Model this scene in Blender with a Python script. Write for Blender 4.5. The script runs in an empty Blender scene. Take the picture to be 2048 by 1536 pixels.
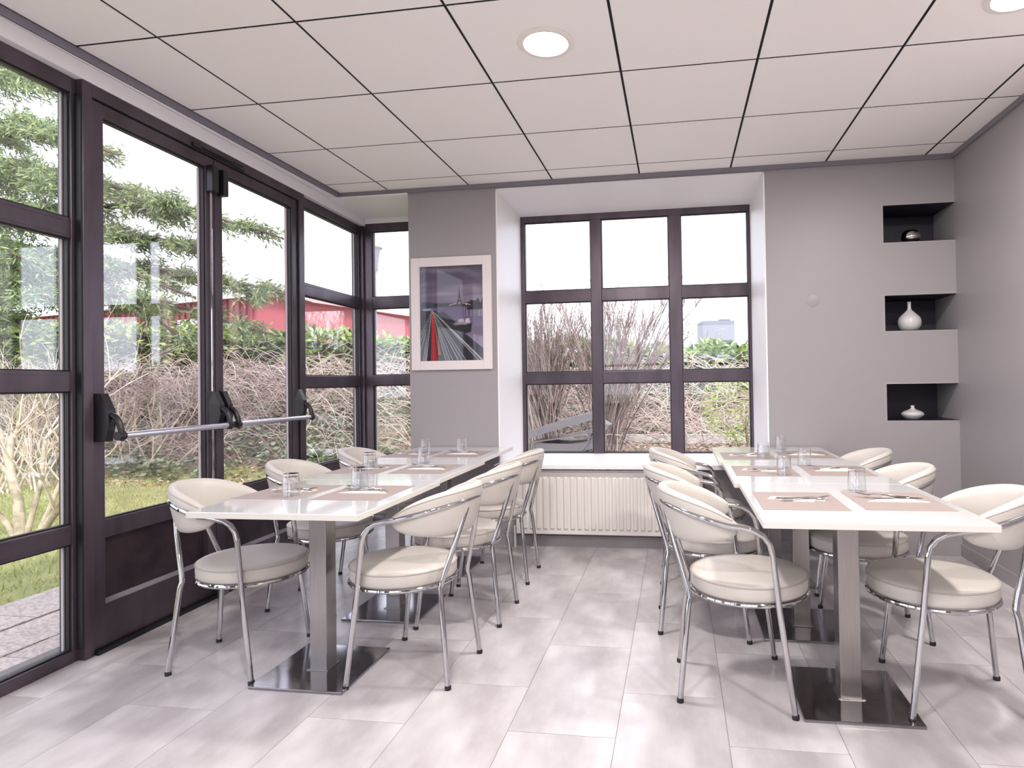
import bpy, math, random
import numpy as np
from mathutils import Matrix, Vector
random.seed(7)
rng = np.random.default_rng(7)
PI = math.pi
C = bpy.context.scene.collection
scn = bpy.context.scene

# ------------------------------------------------------------------ camera, world, light, exposure
cam_d = bpy.data.cameras.new('camera'); cam = bpy.data.objects.new('camera', cam_d); C.objects.link(cam); scn.camera = cam
FPX, YAW, PIT, ROL = 1234.21, .1484, .0133, .0156
def cam_rot(y, p, r):
    return Matrix.Rotation(y, 3, 'Z') @ Matrix.Rotation(p, 3, 'X') @ Matrix.Rotation(r, 3, 'Y')
_R = cam_rot(YAW, PIT, ROL)
_m = Matrix((_R.col[0], _R.col[2], -_R.col[1])).transposed().to_4x4()
_m.translation = (2.2806, -2.4384, 1.2557)
cam.matrix_world = _m
cam_d.sensor_width = 36; cam_d.lens = FPX / 2048 * 36
cam_d.shift_x = -145.46 / 2048; cam_d.shift_y = -18.89 / 2048
cam_d.clip_start = .05; cam_d.clip_end = 2000

vs = scn.view_settings
vs.view_transform = 'Standard'; vs.look = 'None'; vs.gamma = 1; vs.use_curve_mapping = False
vs.exposure = 1.52
SKY = 1.2
LAMP_W = 14.0

world = bpy.data.worlds.new('sky'); scn.world = world; world.use_nodes = True
nt = world.node_tree; nt.nodes.clear()
def N(t, ty, **kw):
    n = t.nodes.new(ty)
    for k, v in kw.items(): setattr(n, k, v)
    return n
out = N(nt, 'ShaderNodeOutputWorld'); bg = N(nt, 'ShaderNodeBackground'); tc = N(nt, 'ShaderNodeTexCoord')
mp = N(nt, 'ShaderNodeMapping'); mp.inputs['Scale'].default_value = (1, 1, 2.6)
no = N(nt, 'ShaderNodeTexNoise'); no.inputs['Scale'].default_value = 2.3; no.inputs['Detail'].default_value = 6; no.inputs['Roughness'].default_value = .55
cr = N(nt, 'ShaderNodeValToRGB')
cr.color_ramp.elements[0].position = .36; cr.color_ramp.elements[0].color = (.76, .80, .97, 1)
cr.color_ramp.elements[1].position = .62; cr.color_ramp.elements[1].color = (.87, .88, .96, 1)
nt.links.new(tc.outputs['Generated'], mp.inputs['Vector']); nt.links.new(mp.outputs[0], no.inputs['Vector'])
nt.links.new(no.outputs['Fac'], cr.inputs['Fac']); nt.links.new(cr.outputs['Color'], bg.inputs['Color'])
bg.inputs['Strength'].default_value = SKY
nt.links.new(bg.outputs[0], out.inputs[0])
sun_d = bpy.data.lights.new('sun', 'SUN'); sun_d.energy = 1.5; sun_d.angle = math.radians(12); sun_d.color = (1, .98, .95)
sun = bpy.data.objects.new('sun', sun_d); C.objects.link(sun); sun.rotation_euler = (math.radians(46), 0, math.radians(34))
sun.location = (0, 0, 20)

# ------------------------------------------------------------------ materials
MATS = {}
def S2L(c):
    return tuple(((x / 12.92) if x <= .04045 else ((x + .055) / 1.055) ** 2.4) for x in c)
def mat(name, col, rough=.5, metal=0., spec=.5, noise=None, bump=None, coat=0., rnd=None, island=None, stretch=(1, 1, 1), bumpscale=200., trans=0.):
    """col sRGB 0..1. noise=(scale, col2, lo, hi); rnd=amount of per-object value change; island=[colours] picked per mesh island"""
    m = bpy.data.materials.new(name); m.use_nodes = True; t = m.node_tree; p = t.nodes['Principled BSDF']
    L = S2L(col)
    p.inputs['Base Color'].default_value = (*L, 1); p.inputs['Roughness'].default_value = rough
    p.inputs['Metallic'].default_value = metal; p.inputs['Specular IOR Level'].default_value = spec
    p.inputs['Coat Weight'].default_value = coat; p.inputs['Coat Roughness'].default_value = .08
    src = None
    tcn = N(t, 'ShaderNodeTexCoord'); mpn = N(t, 'ShaderNodeMapping'); mpn.inputs['Scale'].default_value = stretch
    t.links.new(tcn.outputs['Object'], mpn.inputs['Vector'])
    if noise:
        sc, c2, lo, hi = noise
        nn = N(t, 'ShaderNodeTexNoise'); nn.inputs['Scale'].default_value = sc; nn.inputs['Detail'].default_value = 5
        t.links.new(mpn.outputs[0], nn.inputs['Vector'])
        r = N(t, 'ShaderNodeValToRGB'); r.color_ramp.elements[0].position = lo; r.color_ramp.elements[1].position = hi
        r.color_ramp.elements[0].color = (*L, 1); r.color_ramp.elements[1].color = (*S2L(c2), 1)
        t.links.new(nn.outputs['Fac'], r.inputs['Fac']); src = r.outputs['Color']
    if island:
        g = N(t, 'ShaderNodeNewGeometry'); r = N(t, 'ShaderNodeValToRGB'); r.color_ramp.interpolation = 'LINEAR'
        els = r.color_ramp.elements
        while len(els) < len(island): els.new(.5)
        for i, c in enumerate(island):
            els[i].position = i / (len(island) - 1); els[i].color = (*S2L(c), 1)
        t.links.new(g.outputs['Random Per Island'], r.inputs['Fac']); src = r.outputs['Color']
    if rnd:
        oi = N(t, 'ShaderNodeObjectInfo'); hs = N(t, 'ShaderNodeHueSaturation'); mr = N(t, 'ShaderNodeMapRange')
        mr.inputs['To Min'].default_value = 1 - rnd; mr.inputs['To Max'].default_value = 1 + rnd
        t.links.new(oi.outputs['Random'], mr.inputs['Value']); t.links.new(mr.outputs[0], hs.inputs['Value'])
        if src: t.links.new(src, hs.inputs['Color'])
        else: hs.inputs['Color'].default_value = (*L, 1)
        src = hs.outputs['Color']
    if src: t.links.new(src, p.inputs['Base Color'])
    if bump:
        nb = N(t, 'ShaderNodeTexNoise'); nb.inputs['Scale'].default_value = bumpscale; nb.inputs['Detail'].default_value = 3
        t.links.new(mpn.outputs[0], nb.inputs['Vector'])
        b = N(t, 'ShaderNodeBump'); b.inputs['Strength'].default_value = bump; b.inputs['Distance'].default_value = .002
        t.links.new(nb.outputs['Fac'], b.inputs['Height']); t.links.new(b.outputs[0], p.inputs['Normal'])
    if trans:
        tr = N(t, 'ShaderNodeBsdfTranslucent'); mx = N(t, 'ShaderNodeMixShader'); mx.inputs[0].default_value = trans
        if src: t.links.new(src, tr.inputs['Color'])
        else: tr.inputs['Color'].default_value = (*L, 1)
        t.links.new(p.outputs[0], mx.inputs[1]); t.links.new(tr.outputs[0], mx.inputs[2])
        t.links.new(mx.outputs[0], t.nodes['Material Output'].inputs[0])
    MATS[name] = m
    return m
def glass_mat(name, tint, refl=1.0, rough=0.):
    m = bpy.data.materials.new(name); m.use_nodes = True; t = m.node_tree; t.nodes.remove(t.nodes['Principled BSDF'])
    tr = N(t, 'ShaderNodeBsdfTransparent'); tr.inputs[0].default_value = (*tint, 1)
    gl = N(t, 'ShaderNodeBsdfGlossy'); gl.inputs['Roughness'].default_value = rough; gl.inputs['Color'].default_value = (1, 1, 1, 1)
    lw = N(t, 'ShaderNodeLayerWeight'); lw.inputs['Blend'].default_value = .5      # Schlick from the facing ratio: same on both faces of a pane
    pw = N(t, 'ShaderNodeMath', operation='POWER'); pw.inputs[1].default_value = 5
    fr = N(t, 'ShaderNodeMath', operation='MULTIPLY_ADD'); fr.inputs[1].default_value = .96; fr.inputs[2].default_value = .04
    t.links.new(lw.outputs['Facing'], pw.inputs[0]); t.links.new(pw.outputs[0], fr.inputs[0])
    mu = N(t, 'ShaderNodeMath', operation='MULTIPLY'); mu.inputs[1].default_value = refl
    mx = N(t, 'ShaderNodeMixShader')
    t.links.new(fr.outputs[0], mu.inputs[0]); t.links.new(mu.outputs[0], mx.inputs[0])
    t.links.new(tr.outputs[0], mx.inputs[1]); t.links.new(gl.outputs[0], mx.inputs[2])
    t.links.new(mx.outputs[0], t.nodes['Material Output'].inputs[0])
    return m
def emis(name, col, st):
    m = bpy.data.materials.new(name); m.use_nodes = True; p = m.node_tree.nodes['Principled BSDF']
    p.inputs['Emission Color'].default_value = (*col, 1); p.inputs['Emission Strength'].default_value = st
    p.inputs['Base Color'].default_value = (.8, .8, .8, 1)
    return m

M_wall = mat('grey_wall_paint', (.60, .58, .59), .42, bump=.15, bumpscale=350)
M_white = mat('white_paint', (.93, .92, .93), .45)
M_tile = mat('ceiling_tile', (.965, .945, .94), .85, bump=.1, bumpscale=500)
M_grid = mat('ceiling_void_dark', (.03, .03, .04), .8)
M_gridm = mat('ceiling_bar_metal', (.42, .41, .42), .5)
M_trim = mat('ceiling_edge_trim', (.50, .48, .52), .5)
M_floor = mat('floor_vinyl', (.665, .64, .65), .24, noise=(3.2, (.79, .77, .785), .36, .66), rnd=.05, bump=.06, stretch=(1.5, .7, 1), bumpscale=60)
M_fjoint = mat('floor_joint', (.36, .34, .35), .6)
M_frame = mat('bronze_aluminium', (.365, .325, .36), .33, metal=.6, noise=(6, (.29, .255, .285), .4, .7), stretch=(1, 1, .3))
M_gasket = mat('black_gasket', (.08, .07, .10), .5)
M_bead = mat('light_spacer', (.72, .69, .68), .4)
M_panel = mat('bronze_panel', (.25, .205, .225), .3, metal=.4, noise=(9, (.19, .155, .18), .4, .65))
M_chrome = mat('chrome', (.76, .755, .76), .06, metal=1.)
M_alu = mat('satin_bar', (.88, .87, .90), .22, metal=.9)
M_steel = mat('brushed_steel', (.66, .64, .63), .24, metal=1., noise=(60, (.60, .585, .58), .3, .75), stretch=(8, 8, .15))
M_plate = mat('steel_plate', (.60, .585, .60), .11, metal=1., noise=(14, (.55, .54, .56), .35, .7), stretch=(1, 6, 1))
M_black = mat('black_plastic', (.11, .095, .12), .35)
M_foot = mat('foot_glide', (.08, .08, .10), .5)
M_leather = mat('cream_leatherette', (.76, .735, .71), .42, bump=.12, bumpscale=420)
M_pipe = mat('cream_piping', (.68, .65, .625), .45)
M_top = mat('white_tabletop', (.82, .82, .825), .07, spec=.6, coat=.4)
M_edge = mat('cream_table_edge', (.84, .825, .80), .35)
M_mat = mat('taupe_paper', (.60, .54, .525), .65, noise=(90, (.59, .535, .52), .4, .6))
M_nap = mat('cream_napkin', (.87, .85, .81), .8, bump=.2, bumpscale=90)
M_rad = mat('radiator_enamel', (.89, .865, .85), .35)
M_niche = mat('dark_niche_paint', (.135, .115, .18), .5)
M_nedge = mat('niche_edge_bead', (.66, .63, .64), .5)
M_vase = mat('glazed_grey_ceramic', (.80, .79, .79), .15, coat=.5)
M_mirror = mat('silver_glaze', (.74, .72, .72), .06, metal=1.)
M_pane = glass_mat('window_glass', (.985, .99, .992), 2.1)
M_doorpane = glass_mat('door_glass', (.975, .945, .975), 2.3)
M_picglass = glass_mat('picture_glass', (.99, .99, .99), .55)
M_clear = glass_mat('clear_window_glass', (.985, .99, .992), .8)
M_tumbler = glass_mat('tumbler_glass', (.965, .97, .972), 2.2, .02)
M_lampface = emis('lamp_face', (1, .95, .86), 6.0)
M_lampring = mat('lamp_ring_white', (.93, .91, .88), .4)
M_picframe = mat('picture_frame_white', (.86, .82, .82), .4)

# ------------------------------------------------------------------ mesh helpers
class MB:
    def __init__(s): s.v = []; s.f = []; s.smooth = []
    def add(s, vs_, fs_, sm=False):
        o = len(s.v); s.v += [tuple(map(float, p)) for p in vs_]; s.f += [tuple(i + o for i in f) for f in fs_]; s.smooth += [sm] * len(fs_); return s
    def box(s, x0, x1, y0, y1, z0, z1, M=None):
        P = [(x0, y0, z0), (x1, y0, z0), (x1, y1, z0), (x0, y1, z0), (x0, y0, z1), (x1, y0, z1), (x1, y1, z1), (x0, y1, z1)]
        if M is not None: P = [M @ Vector(p) for p in P]
        return s.add(P, [(0, 3, 2, 1), (4, 5, 6, 7), (0, 1, 5, 4), (1, 2, 6, 5), (2, 3, 7, 6), (3, 0, 4, 7)])
    def bbox(s, x0, x1, y0, y1, z0, z1, b=.003, M=None):
        """box with chamfered edges"""
        import bmesh
        bm = bmesh.new(); bmesh.ops.create_cube(bm, size=1)
        for v in bm.verts: v.co = Vector(((x0 + x1) / 2 + v.co.x * (x1 - x0), (y0 + y1) / 2 + v.co.y * (y1 - y0), (z0 + z1) / 2 + v.co.z * (z1 - z0)))
        bmesh.ops.bevel(bm, geom=bm.edges[:], offset=b, segments=2, affect='EDGES', profile=.6)
        if M is not None: bmesh.ops.transform(bm, matrix=M, verts=bm.verts[:])
        bm.verts.index_update()
        s.add([v.co for v in bm.verts], [[v.index for v in f.verts] for f in bm.faces], False); bm.free(); return s
    def hull(s, bottom, top):
        n = len(bottom)
        return s.add(list(bottom) + list(top), [tuple(range(n))[::-1], tuple(range(n, 2 * n))] + [(i, (i + 1) % n, n + (i + 1) % n, n + i) for i in range(n)])
    def tube(s, pts, r, k=10, closed=False, cap=True):
        P = np.array(pts, float); n = len(P)
        R_ = np.full(n, r) if np.isscalar(r) else np.array(r, float)
        if closed: T = np.roll(P, -1, 0) - np.roll(P, 1, 0)
        else: T = np.gradient(P, axis=0)
        T /= np.linalg.norm(T, axis=1)[:, None] + 1e-12
        up = np.array([0, 0, 1.]) if abs(T[0][2]) < .9 else np.array([1., 0, 0])
        u = np.cross(T[0], up); u /= np.linalg.norm(u); V = []
        a = np.arange(k) * 2 * PI / k
        for i in range(n):
            u = u - T[i] * (u @ T[i]); u /= np.linalg.norm(u) + 1e-12; w = np.cross(T[i], u)
            V += list(P[i] + R_[i] * (np.cos(a)[:, None] * u + np.sin(a)[:, None] * w))
        F = []
        for i in range(n if closed else n - 1):
            j = (i + 1) % n
            for q in range(k): F.append((i * k + q, i * k + (q + 1) % k, j * k + (q + 1) % k, j * k + q))
        if cap and not closed: F += [tuple(range(k))[::-1], tuple(range((n - 1) * k, n * k))]
        return s.add(V, F, True)
    def lathe(s, prof, k=32, c=(0, 0, 0), sx=1., sy=1.):
        V = []; F = []; n = len(prof)
        for r, z in prof:
            for i in range(k):
                a = 2 * PI * i / k; V.append((c[0] + r * sx * math.cos(a), c[1] + r * sy * math.sin(a), c[2] + z))
        for j in range(n - 1):
            for i in range(k): F.append((j * k + i, j * k + (i + 1) % k, (j + 1) * k + (i + 1) % k, (j + 1) * k + i))
        if prof[0][0] > 1e-6: F.append(tuple(range(k))[::-1])
        if prof[-1][0] > 1e-6: F.append(tuple(range((n - 1) * k, n * k)))
        return s.add(V, F, True)
    def build(s, name, m, parent=None, angle=35):
        me = bpy.data.meshes.new(name); me.from_pydata(s.v, [], s.f)
        me.polygons.foreach_set('use_smooth', s.smooth if any(s.smooth) else [False] * len(s.f))
        if any(s.smooth): me.set_sharp_from_angle(angle=math.radians(angle))
        me.materials.append(m); me.update()
        o = bpy.data.objects.new(name, me); C.objects.link(o)
        if parent: o.parent = parent
        return o
def npmesh(name, V, F, m, parent=None, smooth=False):
    """fast mesh from arrays V (n,3), F (k,4) or (k,3)"""
    V = np.asarray(V, np.float32); F = np.asarray(F, np.int32); me = bpy.data.meshes.new(name)
    me.vertices.add(len(V)); me.vertices.foreach_set('co', V.ravel())
    me.loops.add(F.size); me.loops.foreach_set('vertex_index', F.ravel())
    me.polygons.add(len(F)); me.polygons.foreach_set('loop_start', np.arange(len(F), dtype=np.int32) * F.shape[1])
    me.polygons.foreach_set('use_smooth', np.full(len(F), smooth)); me.update(calc_edges=True); me.materials.append(m)
    o = bpy.data.objects.new(name, me); C.objects.link(o)
    if parent: o.parent = parent
    return o
def tag(o, label=None, cat=None, group=None, kind=None):
    if label: o['label'] = label
    if cat: o['category'] = cat
    if group: o['group'] = group
    if kind: o['kind'] = kind
    return o
def thing(name, label, cat, loc=(0, 0, 0), rz=0., group=None):
    o = bpy.data.objects.new(name, None); o.empty_display_size = .05; C.objects.link(o); o.location = loc; o.rotation_euler = (0, 0, rz)
    return tag(o, label, cat, group)
def struct(name, loc=(0, 0, 0), rz=0.):
    o = bpy.data.objects.new(name, None); o.empty_display_size = .05; C.objects.link(o); o.location = loc; o.rotation_euler = (0, 0, rz)
    o['kind'] = 'structure'; return o
def copy_tree(o, parent=None):
    c = o.copy(); C.objects.link(c)
    if parent: c.parent = parent
    for ch in KIDS.get(o.name, []): copy_tree(ch, c)
    return c
KIDS = {}
def scan(o):
    KIDS[o.name] = list(o.children)
    for c in o.children: scan(c)
def dup(o, loc, rz, label, group=None):
    if o.name not in KIDS: scan(o)
    c = copy_tree(o); c.location = loc; c.rotation_euler = (0, 0, rz); c['label'] = label
    if group: c['group'] = group
    return c

# ------------------------------------------------------------------ dimensions
YB, YW = 2.2455, 2.85          # back wall face, outer window plane
XR = 4.24; HC = 2.835; YN = -6.2
FX, FA = -.46, .0254           # glazed facade: x at y=0 and its small turn
def fac(s, off=0):             # facade coordinates to world
    return (FX + off * math.cos(FA) - s * math.sin(FA), off * math.sin(FA) + s * math.cos(FA))

# ------------------------------------------------------------------ floor
floor = MB().box(-.75, XR + .02, YN, 2.9, -.06, -.0012).build('floor', M_fjoint); floor['kind'] = 'structure'
PW, PL = .3925, .742; g = .0011
me_cache = {}
x0 = 1.6515 - PW * 6
for i in range(0, 14):
    xa = x0 + i * PW; xb = xa + PW
    off = -.256 if i % 2 == 0 else .066
    for j in range(-9, 5):
        ya = off + j * PL; yb = ya + PL
        xa_, xb_, ya_, yb_ = max(xa, -.62), min(xb, XR), max(ya, YN), min(yb, 2.88)
        if xb_ - xa_ < .02 or yb_ - ya_ < .02: continue
        key = (round(xb_ - xa_, 3), round(yb_ - ya_, 3))
        if key not in me_cache:
            w, l = key; o = MB().box(g, w - g, g, l - g, -.006, 0).build('floor_tile', M_floor, floor); me_cache[key] = o.data
        else: o = bpy.data.objects.new('floor_tile', me_cache[key]); C.objects.link(o); o.parent = floor
        o.location = (xa_, ya_, 0)

# ------------------------------------------------------------------ ceiling
XC = -.42
ceil = MB().box(XC - .02, XR + .02, YN, YB + .03, HC + .012, HC + .1).build('ceiling', M_grid); ceil['kind'] = 'structure'
T = .675; g = .0062; cc = {}
for i in range(-1, 7):
    for j in range(-10, 4):
        xa, xb, ya, yb = max(i * T, XC), min(i * T + T, XR), max(j * T, YN), min(j * T + T, YB)
        if xb - xa < .03 or yb - ya < .03: continue
        key = (round(xb - xa, 3), round(yb - ya, 3))
        if key not in cc:
            w, l = key; o = MB().bbox(g, w - g, g, l - g, 0, .012, .0015).build('ceiling_tile', M_tile, ceil); cc[key] = o.data
        else: o = bpy.data.objects.new('ceiling_tile', cc[key]); C.objects.link(o); o.parent = ceil
        o.location = (xa, ya, HC)
for i in range(0, 7):
    MB().box(i * T - .0052, i * T + .0050, YN, YB, HC + .001, HC + .011).build('ceiling_bar', M_grid, ceil)
    MB().box(i * T + .0050, i * T + .0062, YN, YB, HC - .0008, HC + .01).build('ceiling_bar', M_gridm, ceil)
for j in range(-9, 4):
    MB().box(XC, XR, j * T - .0052, j * T + .0052, HC + .0015, HC + .0112).build('ceiling_bar', M_grid, ceil)
# perimeter trims under the ceiling
o = MB().box(XC, XR, YB - .018, YB, HC - .034, HC - .001).build('trim_1', M_trim); o['kind'] = 'structure'
o = MB().box(XR - .018, XR, YN, YB - .018, HC - .034, HC - .001).build('trim_2', M_trim); o['kind'] = 'structure'
o = MB().box(XC - .02, XC, YN, YB - .018, HC - .034, HC - .001).build('trim_3', M_trim); o['kind'] = 'structure'
# white fascia above the facade and soffit of the glazed corner
so = struct('trim_4')
MB().box(-.75, XC - .015, YN, YB, HC - .034, HC + .08).build('fascia', M_white, so)
MB().box(-.75, .165, YB - .017, 3.0, HC - .045, HC + .08).build('soffit', M_white, so)
fa = struct('trim_5', (FX, 0, 0), FA)
MB().box(-.14, .006, YN, 2.87, 2.722, HC - .036).build('head_packer', M_white, fa)
o = MB().box(-.62, .165, YW - .002, YW + .02, 2.743, HC - .04).build('trim_8', M_white); o['kind'] = 'structure'
rc = MB().box(-1.0, XR + .3, YN - .1, 3.05, HC + .1, HC + .3).build('trim_6', M_white); rc['kind'] = 'structure'

# ------------------------------------------------------------------ back wall with window reveal and niches
wb = struct('wall_back')
MB().box(.165, .895, YB, YW + .05, 0, HC + .1).build('pillar', M_wall, wb)
MB().box(.895, 2.94, YB, YW + .05, 2.79, HC + .1).build('lintel', M_wall, wb)
MB().box(.895, 2.94, YB, YW + .05, 0, .60).build('sill_wall', M_wall, wb)
MB().box(2.94, 3.76, YB, YW + .05, 0, HC + .1).build('wall_panel', M_wall, wb)
NZ = [(2.224, 2.494), (1.590, 1.847), (.9495, 1.214)]
m = MB(); lv = [HC + .1] + [q for a_, b_ in NZ for q in (b_, a_)] + [0]
for k in range(0, len(lv), 2): m.box(3.76, XR + .05, YB, 2.62, lv[k + 1], lv[k])
m.box(3.76, XR + .05, 2.62, YW + .05, 0, HC + .1)
m.build('niche_pier', M_wall, wb)
for a_, b_ in NZ:
    m = MB()
    m.box(3.7605, XR, 2.612, 2.6195, a_, b_); m.box(3.7605, 3.766, YB + .004, 2.612, a_, b_)
    m.box(3.766, XR, YB + .004, 2.612, a_, a_ + .004); m.box(3.766, XR, YB + .004, 2.612, b_ - .004, b_)
    m.build('niche_lining', M_niche, wb)
    m = MB(); m.box(3.755, 3.7605, YB - .0015, YB + .006, a_ - .005, b_ + .005); m.box(3.7605, XR, YB - .0015, YB + .006, a_ - .005, a_ + .001); m.box(3.7605, XR, YB - .0015, YB + .006, b_ - .001, b_ + .005)
    m.build('niche_edge', M_nedge, wb)
MB().lathe([(0.045, 0), (.045, .002), (.04, .0035), (0, .0035)], 32).build('cover_disc', M_wall, wb).matrix_local = Matrix.Translation((3.27, YB, 1.825)) @ Matrix.Rotation(PI / 2, 4, 'X')
# white reveal: jambs, head and sill board
rv = struct('trim_7')
MB().hull([(.893, YB - .004, .64), (.903, YB - .004, .64), (.935, YW, .64), (.893, YW, .64)], [(.893, YB - .004, 2.79), (.903, YB - .004, 2.79), (.935, YW, 2.74), (.893, YW, 2.79)]).build('jamb', M_white, rv)
MB().hull([(2.932, YB - .004, .64), (2.942, YB - .004, .64), (2.942, YW, .64), (2.905, YW, .64)], [(2.932, YB - .004, 2.79), (2.942, YB - .004, 2.79), (2.942, YW, 2.79), (2.905, YW, 2.74)]).build('jamb', M_white, rv)
MB().hull([(.895, YB - .004, 2.782), (2.94, YB - .004, 2.782), (2.94, YW, 2.725), (.895, YW, 2.725)], [(.895, YB - .004, 2.792), (2.94, YB - .004, 2.792), (2.94, YW, 2.792), (.895, YW, 2.792)]).build('reveal_head', M_white, rv)
MB().bbox(.895, 2.94, 2.10, YW + .01, .612, .645, .004).build('sill_board', M_white, rv)
wr = MB().box(XR, XR + .2, YN, YW + .05, 0, HC + .1).build('wall_right', M_wall); wr['kind'] = 'structure'
o = MB().box(2.94, XR - .014, YB - .012, YB, 0, .085).build('baseboard_back', M_wall); o['kind'] = 'structure'
MB().box(.165, .895, YB - .012, YB, 0, .085).build('baseboard_piece', M_wall, o); MB().box(.895, 2.94, YB - .012, YB, 0, .085).build('baseboard_piece', M_wall, o)
o = MB().box(XR - .012, XR, YN, YB, 0, .085).build('baseboard_right', M_wall); o['kind'] = 'structure'
# room behind the camera: solid end wall with a wide opening glazed to daylight
we = struct('wall_front')
MB().box(-.8, XR + .2, YN - .2, YN, 0, .7).build('wall_panel', M_wall, we)
MB().box(-.8, XR + .2, YN - .2, YN, 2.6, HC + .1).build('wall_panel', M_wall, we)
MB().box(-.8, .2, YN - .2, YN, .7, 2.6).build('wall_panel', M_wall, we); MB().box(3.7, XR + .2, YN - .2, YN, .7, 2.6).build('wall_panel', M_wall, we)
wz = struct('window_6', (0, YN - .1, 0))
for xx in (.2, 1.36, 2.53, 3.64): MB().box(xx, xx + .06, -.03, .03, .7, 2.6).build('mullion', M_frame, wz)
for zz in (.7, 1.62, 2.54): MB().box(.26, 3.64, -.03, .03, zz, zz + .06).build('transom', M_frame, wz)
MB().box(.26, 3.64, -.004, .004, .76, 2.54).build('glass_pane', M_pane, wz)

# ------------------------------------------------------------------ glazing
HZ = [.055, .545, .635, 1.252, 1.345, 1.965, 2.06, 2.65, 2.722]   # bottom rail top, transoms, head
def bar(m, x0, x1, y0, y1, z0, z1):                                # moulded bar: body with two shallow grooves
    m.bbox(x0, x1, y0, y1, z0, z1, .003)
def glazing(w, s0, s1, rows, front=-.036, depth=.07, stile=.025, mid=(), pane=M_pane, bottom=0., head_top=2.722, head_bot=2.65):
    """rectangular glazed frame in local x=out-of-plane, y=along"""
    MB().bbox(front - depth, front, s0, s0 + stile, bottom, head_top, .003).build('stile', M_frame, w)
    MB().bbox(front - depth, front, s1 - stile, s1, bottom, head_top, .003).build('stile', M_frame, w)
    MB().bbox(front - depth, front + .002, s0 + stile, s1 - stile, head_bot, head_top, .004).build('head_rail', M_frame, w)
    ys = [s0 + stile] + [q for mm in mid for q in (mm[0], mm[1])] + [s1 - stile]
    for mm in mid: MB().bbox(front - depth, front + .004, mm[0], mm[1], bottom, head_bot, .004).build('mullion', M_frame, w)
    for a_, b_ in rows[1:]:
        for k in range(0, len(ys), 2):
            t = MB(); t.bbox(front - depth, front, ys[k], ys[k + 1], a_, b_, .004)
            t.box(front - .001, front + .002, ys[k], ys[k + 1], a_ + .012, a_ + .016); t.box(front - .001, front + .002, ys[k], ys[k + 1], b_ - .018, b_ - .014)
            t.build('transom', M_frame, w)
    a_, b_ = rows[0]
    for k in range(0, len(ys), 2): MB().bbox(front - depth, front + .002, ys[k], ys[k + 1], a_, b_, .004).build('bottom_rail', M_frame, w)
    zs = [rows[0][1]] + [q for r in rows[1:] for q in r] + [head_bot]
    for k in range(0, len(ys), 2):
        for q in range(0, len(zs), 2):
            y0, y1, z0, z1 = ys[k], ys[k + 1], zs[q], zs[q + 1]
            p = MB().box(front - .038, front - .032, y0, y1, z0, z1).build('glass_pane', pane, w)
            gk = MB(); e = .007
            for (aa, bb, cc_, dd) in ((y0, y0 + e, z0, z1), (y1 - e, y1, z0, z1), (y0 + e, y1 - e, z0, z0 + e), (y0 + e, y1 - e, z1 - e, z1)):
                gk.box(front - .03, front - .012, aa, bb, cc_, dd)
            gk.build('gasket', M_gasket, p)
            sp = MB(); sp.box(front - .05, front - .039, y1 - .010, y1 - .003, z0, z1); sp.box(front - .05, front - .039, y0 + .003, y0 + .010, z0, z1); sp.build('spacer', M_bead, p)
ROWS = [(0, HZ[0]), (HZ[1], HZ[2]), (HZ[3], HZ[4]), (HZ[5], HZ[6])]
w1 = struct('window_1', (FX, 0, 0), FA); glazing(w1, -1.06, .067, ROWS)
w5 = struct('window_5', (FX, 0, 0), FA); glazing(w5, YN + .1, -1.12, ROWS, mid=((-4.98, -4.92), (-3.75, -3.69), (-2.45, -2.39)))
MB().bbox(-.12, 0, -1.12, -1.06, 0, 2.722, .003).build('post', M_frame, w1)
MB().bbox(-.12, 0, .067, .118, 0, 2.735, .003).build('post', M_frame, w1)
MB().box(-.036, -.003, .0595, .067, .056, 2.65).build('side_channel', M_gasket, w1)
w2 = struct('window_2', (FX, 0, 0), FA); glazing(w2, 1.885, 2.83, ROWS)
MB().bbox(-.12, 0, 1.815, 1.885, 0, 2.735, .003).build('post', M_frame, w2)
MB().box(-.04, -.003, 1.808, 1.815, .02, 2.66).build('side_channel', M_gasket, w2)
cp = MB().bbox(-.115, -.005, 2.83, 2.93, 0, 2.73, .004).build('post', M_frame, w2)
# return window of the glazed corner (faces the room, in the y = YW plane)
w3 = struct('window_3', (0, YW, 0), -PI / 2)   # local y -> world x, local x -> world -y
w3.rotation_euler = (0, 0, -PI / 2)
def yz(w, s0, s1, **k): glazing(w, s0, s1, **k)
glazing(w3, -.545, .30, [(0, HZ[0]), (HZ[1], HZ[2]), (1.262, 1.354), (1.964, 2.069)], front=.0, depth=.07, stile=.08, head_top=2.745, head_bot=2.672)
w4 = struct('window_4', (0, YW, 0), -PI / 2)
glazing(w4, .905, 2.945, [(.60, .652), (1.25, 1.352), (1.962, 2.067)], front=.0, depth=.07, stile=.06, mid=((1.556, 1.648), (2.229, 2.33)), bottom=.60, head_top=2.74, head_bot=2.672, pane=M_clear)

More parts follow.
